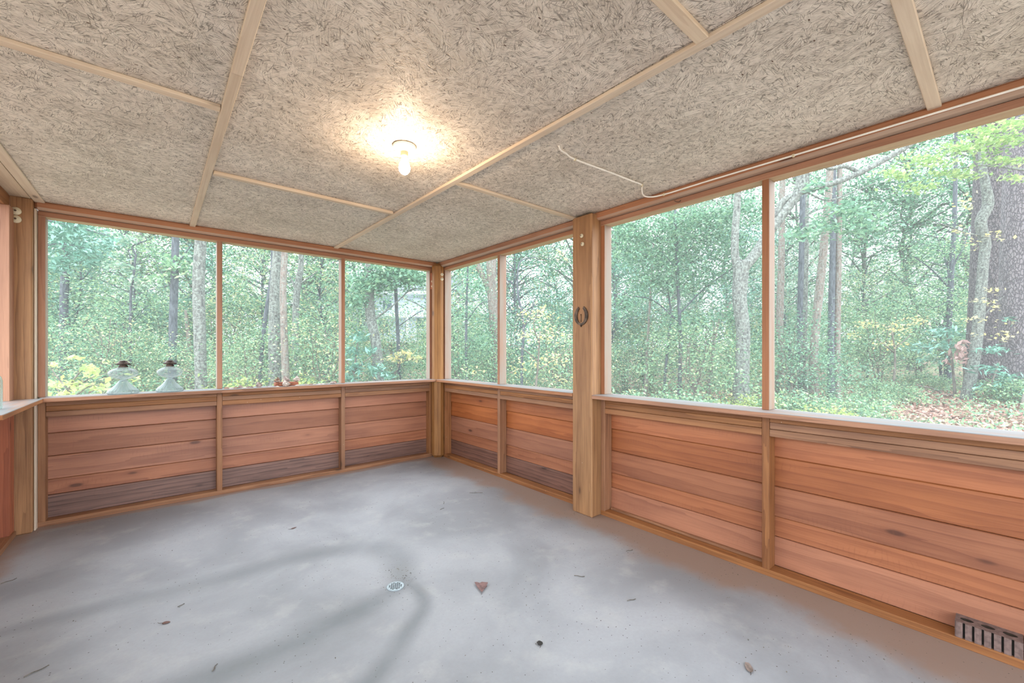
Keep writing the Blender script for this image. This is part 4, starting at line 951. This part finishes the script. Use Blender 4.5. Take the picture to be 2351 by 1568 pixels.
special('rhododendron', 'glossy dark evergreen shrub at the foot of the two pines', 'shrub', 9.0, [(2268, 915, 5), (2280, 870, 4), (2295, 830, 3)], B_TWIG, [[(2282, 870, 3), (2310, 880, 2), (2335, 890, 1)], [(2276, 880, 3), (2262, 870, 2), (2255, 850, 1)]],
        [(2285, 805, 36, 10, 70), (2275, 845, 40, 10, 70), (2310, 865, 36, 12, 90), (2300, 890, 30, 14, 80), (2335, 900, 24, 10, 60), (2245, 890, 12, 8, 24), (2320, 735, 16, 8, 16)], G_BLUE, .15, .3, 24, 1.3)
special('evergreen_sapling', 'evergreen sapling bearing one cluster of dead pink leaves', 'tree', 9.8, [(2192, 900, 6), (2188, 850, 5), (2180, 790, 4), (2170, 755, 3)], B_TWIG, [[(2184, 820, 3), (2150, 800, 2), (2110, 800, 1)], [(2182, 800, 3), (2205, 790, 2)]],
        [(2165, 765, 40, 12, 130), (2120, 800, 44, 12, 130), (2170, 790, 34, 12, 100), (2190, 760, 20, 8, 40), (2140, 825, 36, 8, 60)], G_BLUE, .13, .32, 25, 1.2)
special('dead_branch', 'hanging cluster of dead pink leaves beside the crooked pale trunk', 'branch', 9.6, [(2215, 900, 4), (2212, 830, 3), (2208, 785, 2)], B_TWIG, (), [(2208, 800, 14, 18, 44), (2200, 820, 16, 10, 26), (2172, 830, 7, 5, 10), (2218, 828, 10, 8, 14)], G_RUST, .15, .36, 26, .2, droop=1.6)

# leaf litter and ground cover
def scatter(name, n, box, L, asp, mat, seed, label, cat, up, h, droop=0.0, patch=0.0):
    r = np.random.default_rng(seed); uu = r.uniform(box[0], box[1], n); dd = box[2] + (box[3] - box[2]) * r.uniform(0, 1, n) ** .8
    k = (uu - CX) / F_PX; x = (FWD[0] + RGT[0] * k) * dd; y = (FWD[1] + RGT[1] * k) * dd
    z = np.array([ground_z(a, b) for a, b in zip(x, y)]) + h * r.uniform(.1, 1, n)
    ok = (x > 3.0) | (y > 4.95)
    if patch: ok &= (np.sin(x * 2.1 + 1) + np.sin(y * 1.7 + 2.1) + np.sin((x + y) * 3.3)) > patch
    V, Fq = leaf_cloud(np.stack([x, y, z], 1)[ok], L, asp, seed, up, .4, droop)
    props(obj(name, np_mesh(name, V, Fq, mat)), label, cat, kind='stuff')
scatter('leaf_litter', 30000, (1380, 2420, 5.0, 13), .085, .55, L_LITTER, 31, 'pink and brown fallen leaves carpeting the ground under the pines', 'leaf litter', 4.0, .05)
scatter('leaf_litter', 16000, (40, 1380, 6.2, 14), .085, .55, L_LITTER, 32, 'fallen leaves under the shrubs beyond the back wall', 'leaf litter', 4.0, .05)
scatter('ground_cover', 16000, (1380, 2420, 6.0, 13), .07, .45, G_MID, 33, 'green seedlings and grass tufts among the fallen leaves', 'ground cover', .6, .22, -.6, .2)
scatter('ground_cover', 14000, (40, 1380, 6.5, 15), .07, .45, G_MIX, 34, 'green seedlings on the ground beyond the back wall', 'ground cover', .6, .28, -.6, -.2)
for i, (u0, v0, u1, v1, d) in enumerate(((2110, 885, 2170, 925, 10.5), (2165, 908, 2235, 930, 9.9), (2345, 965, 2352, 905, 8.2))):
    a = at(u0, d, zat(v0, d)); b = at(u1, d, zat(v1, d)); a.z = max(a.z, ground_z(a.x, a.y) + .02); b.z = max(b.z, ground_z(b.x, b.y) + .01)
    props(tube('fallen_branch', [tuple(a), tuple((a + b) / 2 + Vector((0, 0, .03))), tuple(b)], .022, B_PINK, None, 7), ('pale fallen branch propped among the seedlings before the pines', 'pale stick lying at the foot of the crooked trunk', 'pale stake upright at the photo edge by the broad pine')[i], 'branch')

# ------------------------------------------------------------------ the house through the trees
def house():
    d = 27.0; o = at(900, d); gz = ground_z(o.x, o.y)
    t = empty('house', (o.x, o.y, 0), math.atan2(RGT[1], RGT[0]), label='pale blue-white two storey house with balcony, half hidden by the trees', cat='house')
    px = d / F_PX; X = lambda u: (u - 900) * px; Z = lambda v: zat(v, d)
    M_SIDE = NT('pale_siding'); P = M_SIDE.n('ShaderNodeTexCoord').outputs['Object']
    wv = M_SIDE.n('ShaderNodeTexWave', {'Vector': P, 'Scale': 1.6}, bands_direction='Z', wave_profile='SAW').outputs[0]
    M_SIDE = M_SIDE.done(M_SIDE.bsdf(M_SIDE.mix(M_SIDE.ramp(wv, .8, 1), lin('#d9e0ee'), lin('#aab4c8')), .6))
    M_TRIM = simple('white_trim', '#f2f4f8', .5, .02); M_ROOF = simple('grey_shingles', '#8a8f98', .9, .15, 6); M_WIN = simple('dark_window_glass', '#5b6c7c', .15, .1, 2)
    def hb(nm, u0, u1, v0, v1, y0, y1, m):
        x0, x1, z0, z1 = X(u0), X(u1), Z(v1), Z(v0)
        return obj(nm, box_mesh(nm, x1 - x0, y1 - y0, z1 - z0, m, .01), t, ((x0 + x1) / 2, (y0 + y1) / 2, (z0 + z1) / 2))
    hb('wall', 690, 1040, 676, 905, .0, 5.0, M_SIDE)
    hb('eave', 685, 1045, 668, 677, -.5, 5.2, M_TRIM)
    hb('trim_band', 700, 1040, 722, 730, -.9, -.01, M_TRIM)
    V = [(X(680), -.6, Z(668)), (X(1050), -.6, Z(668)), (X(1050), 5.4, Z(668)), (X(680), 5.4, Z(668)), (X(680), 2.4, Z(618)), (X(1050), 2.4, Z(618))]
    obj('roof', mesh('roof', V, [[0, 1, 5, 4], [2, 3, 4, 5], [0, 4, 3], [1, 2, 5], [0, 3, 2, 1]], M_ROOF), t)
    hb('balcony_deck', 840, 1040, 783, 788, -1.8, -.01, M_TRIM)
    hb('railing', 946, 1040, 759, 761, -1.78, -1.70, M_TRIM)
    for u in range(955, 1040, 4): hb('baluster', u - .5, u + .5, 761, 783, -1.76, -1.72, M_TRIM)
    for u in (950, 1030): hb('porch_post', u - 2.5, u + 2.5, 730, 783, -1.8, -1.66, M_TRIM)
    for u in (850, 973): hb('deck_post', u - 2, u + 2, 788, 900, -1.75, -1.6, M_TRIM)
    for u0, u1, v0, v1 in ((957, 976, 733, 782), (870, 892, 735, 765), (720, 738, 735, 765), (760, 776, 735, 765), (985, 1000, 735, 765), (880, 900, 690, 712)):
        f = hb('window', u0 - 1.5, u1 + 1.5, v0 - 1.5, v1 + 1.5, -.06, .02, M_TRIM)
        g_ = hb('pane', u0, u1, v0, v1, -.075, -.05, M_WIN); g_.parent = f; g_.location = g_.location - f.location
house()
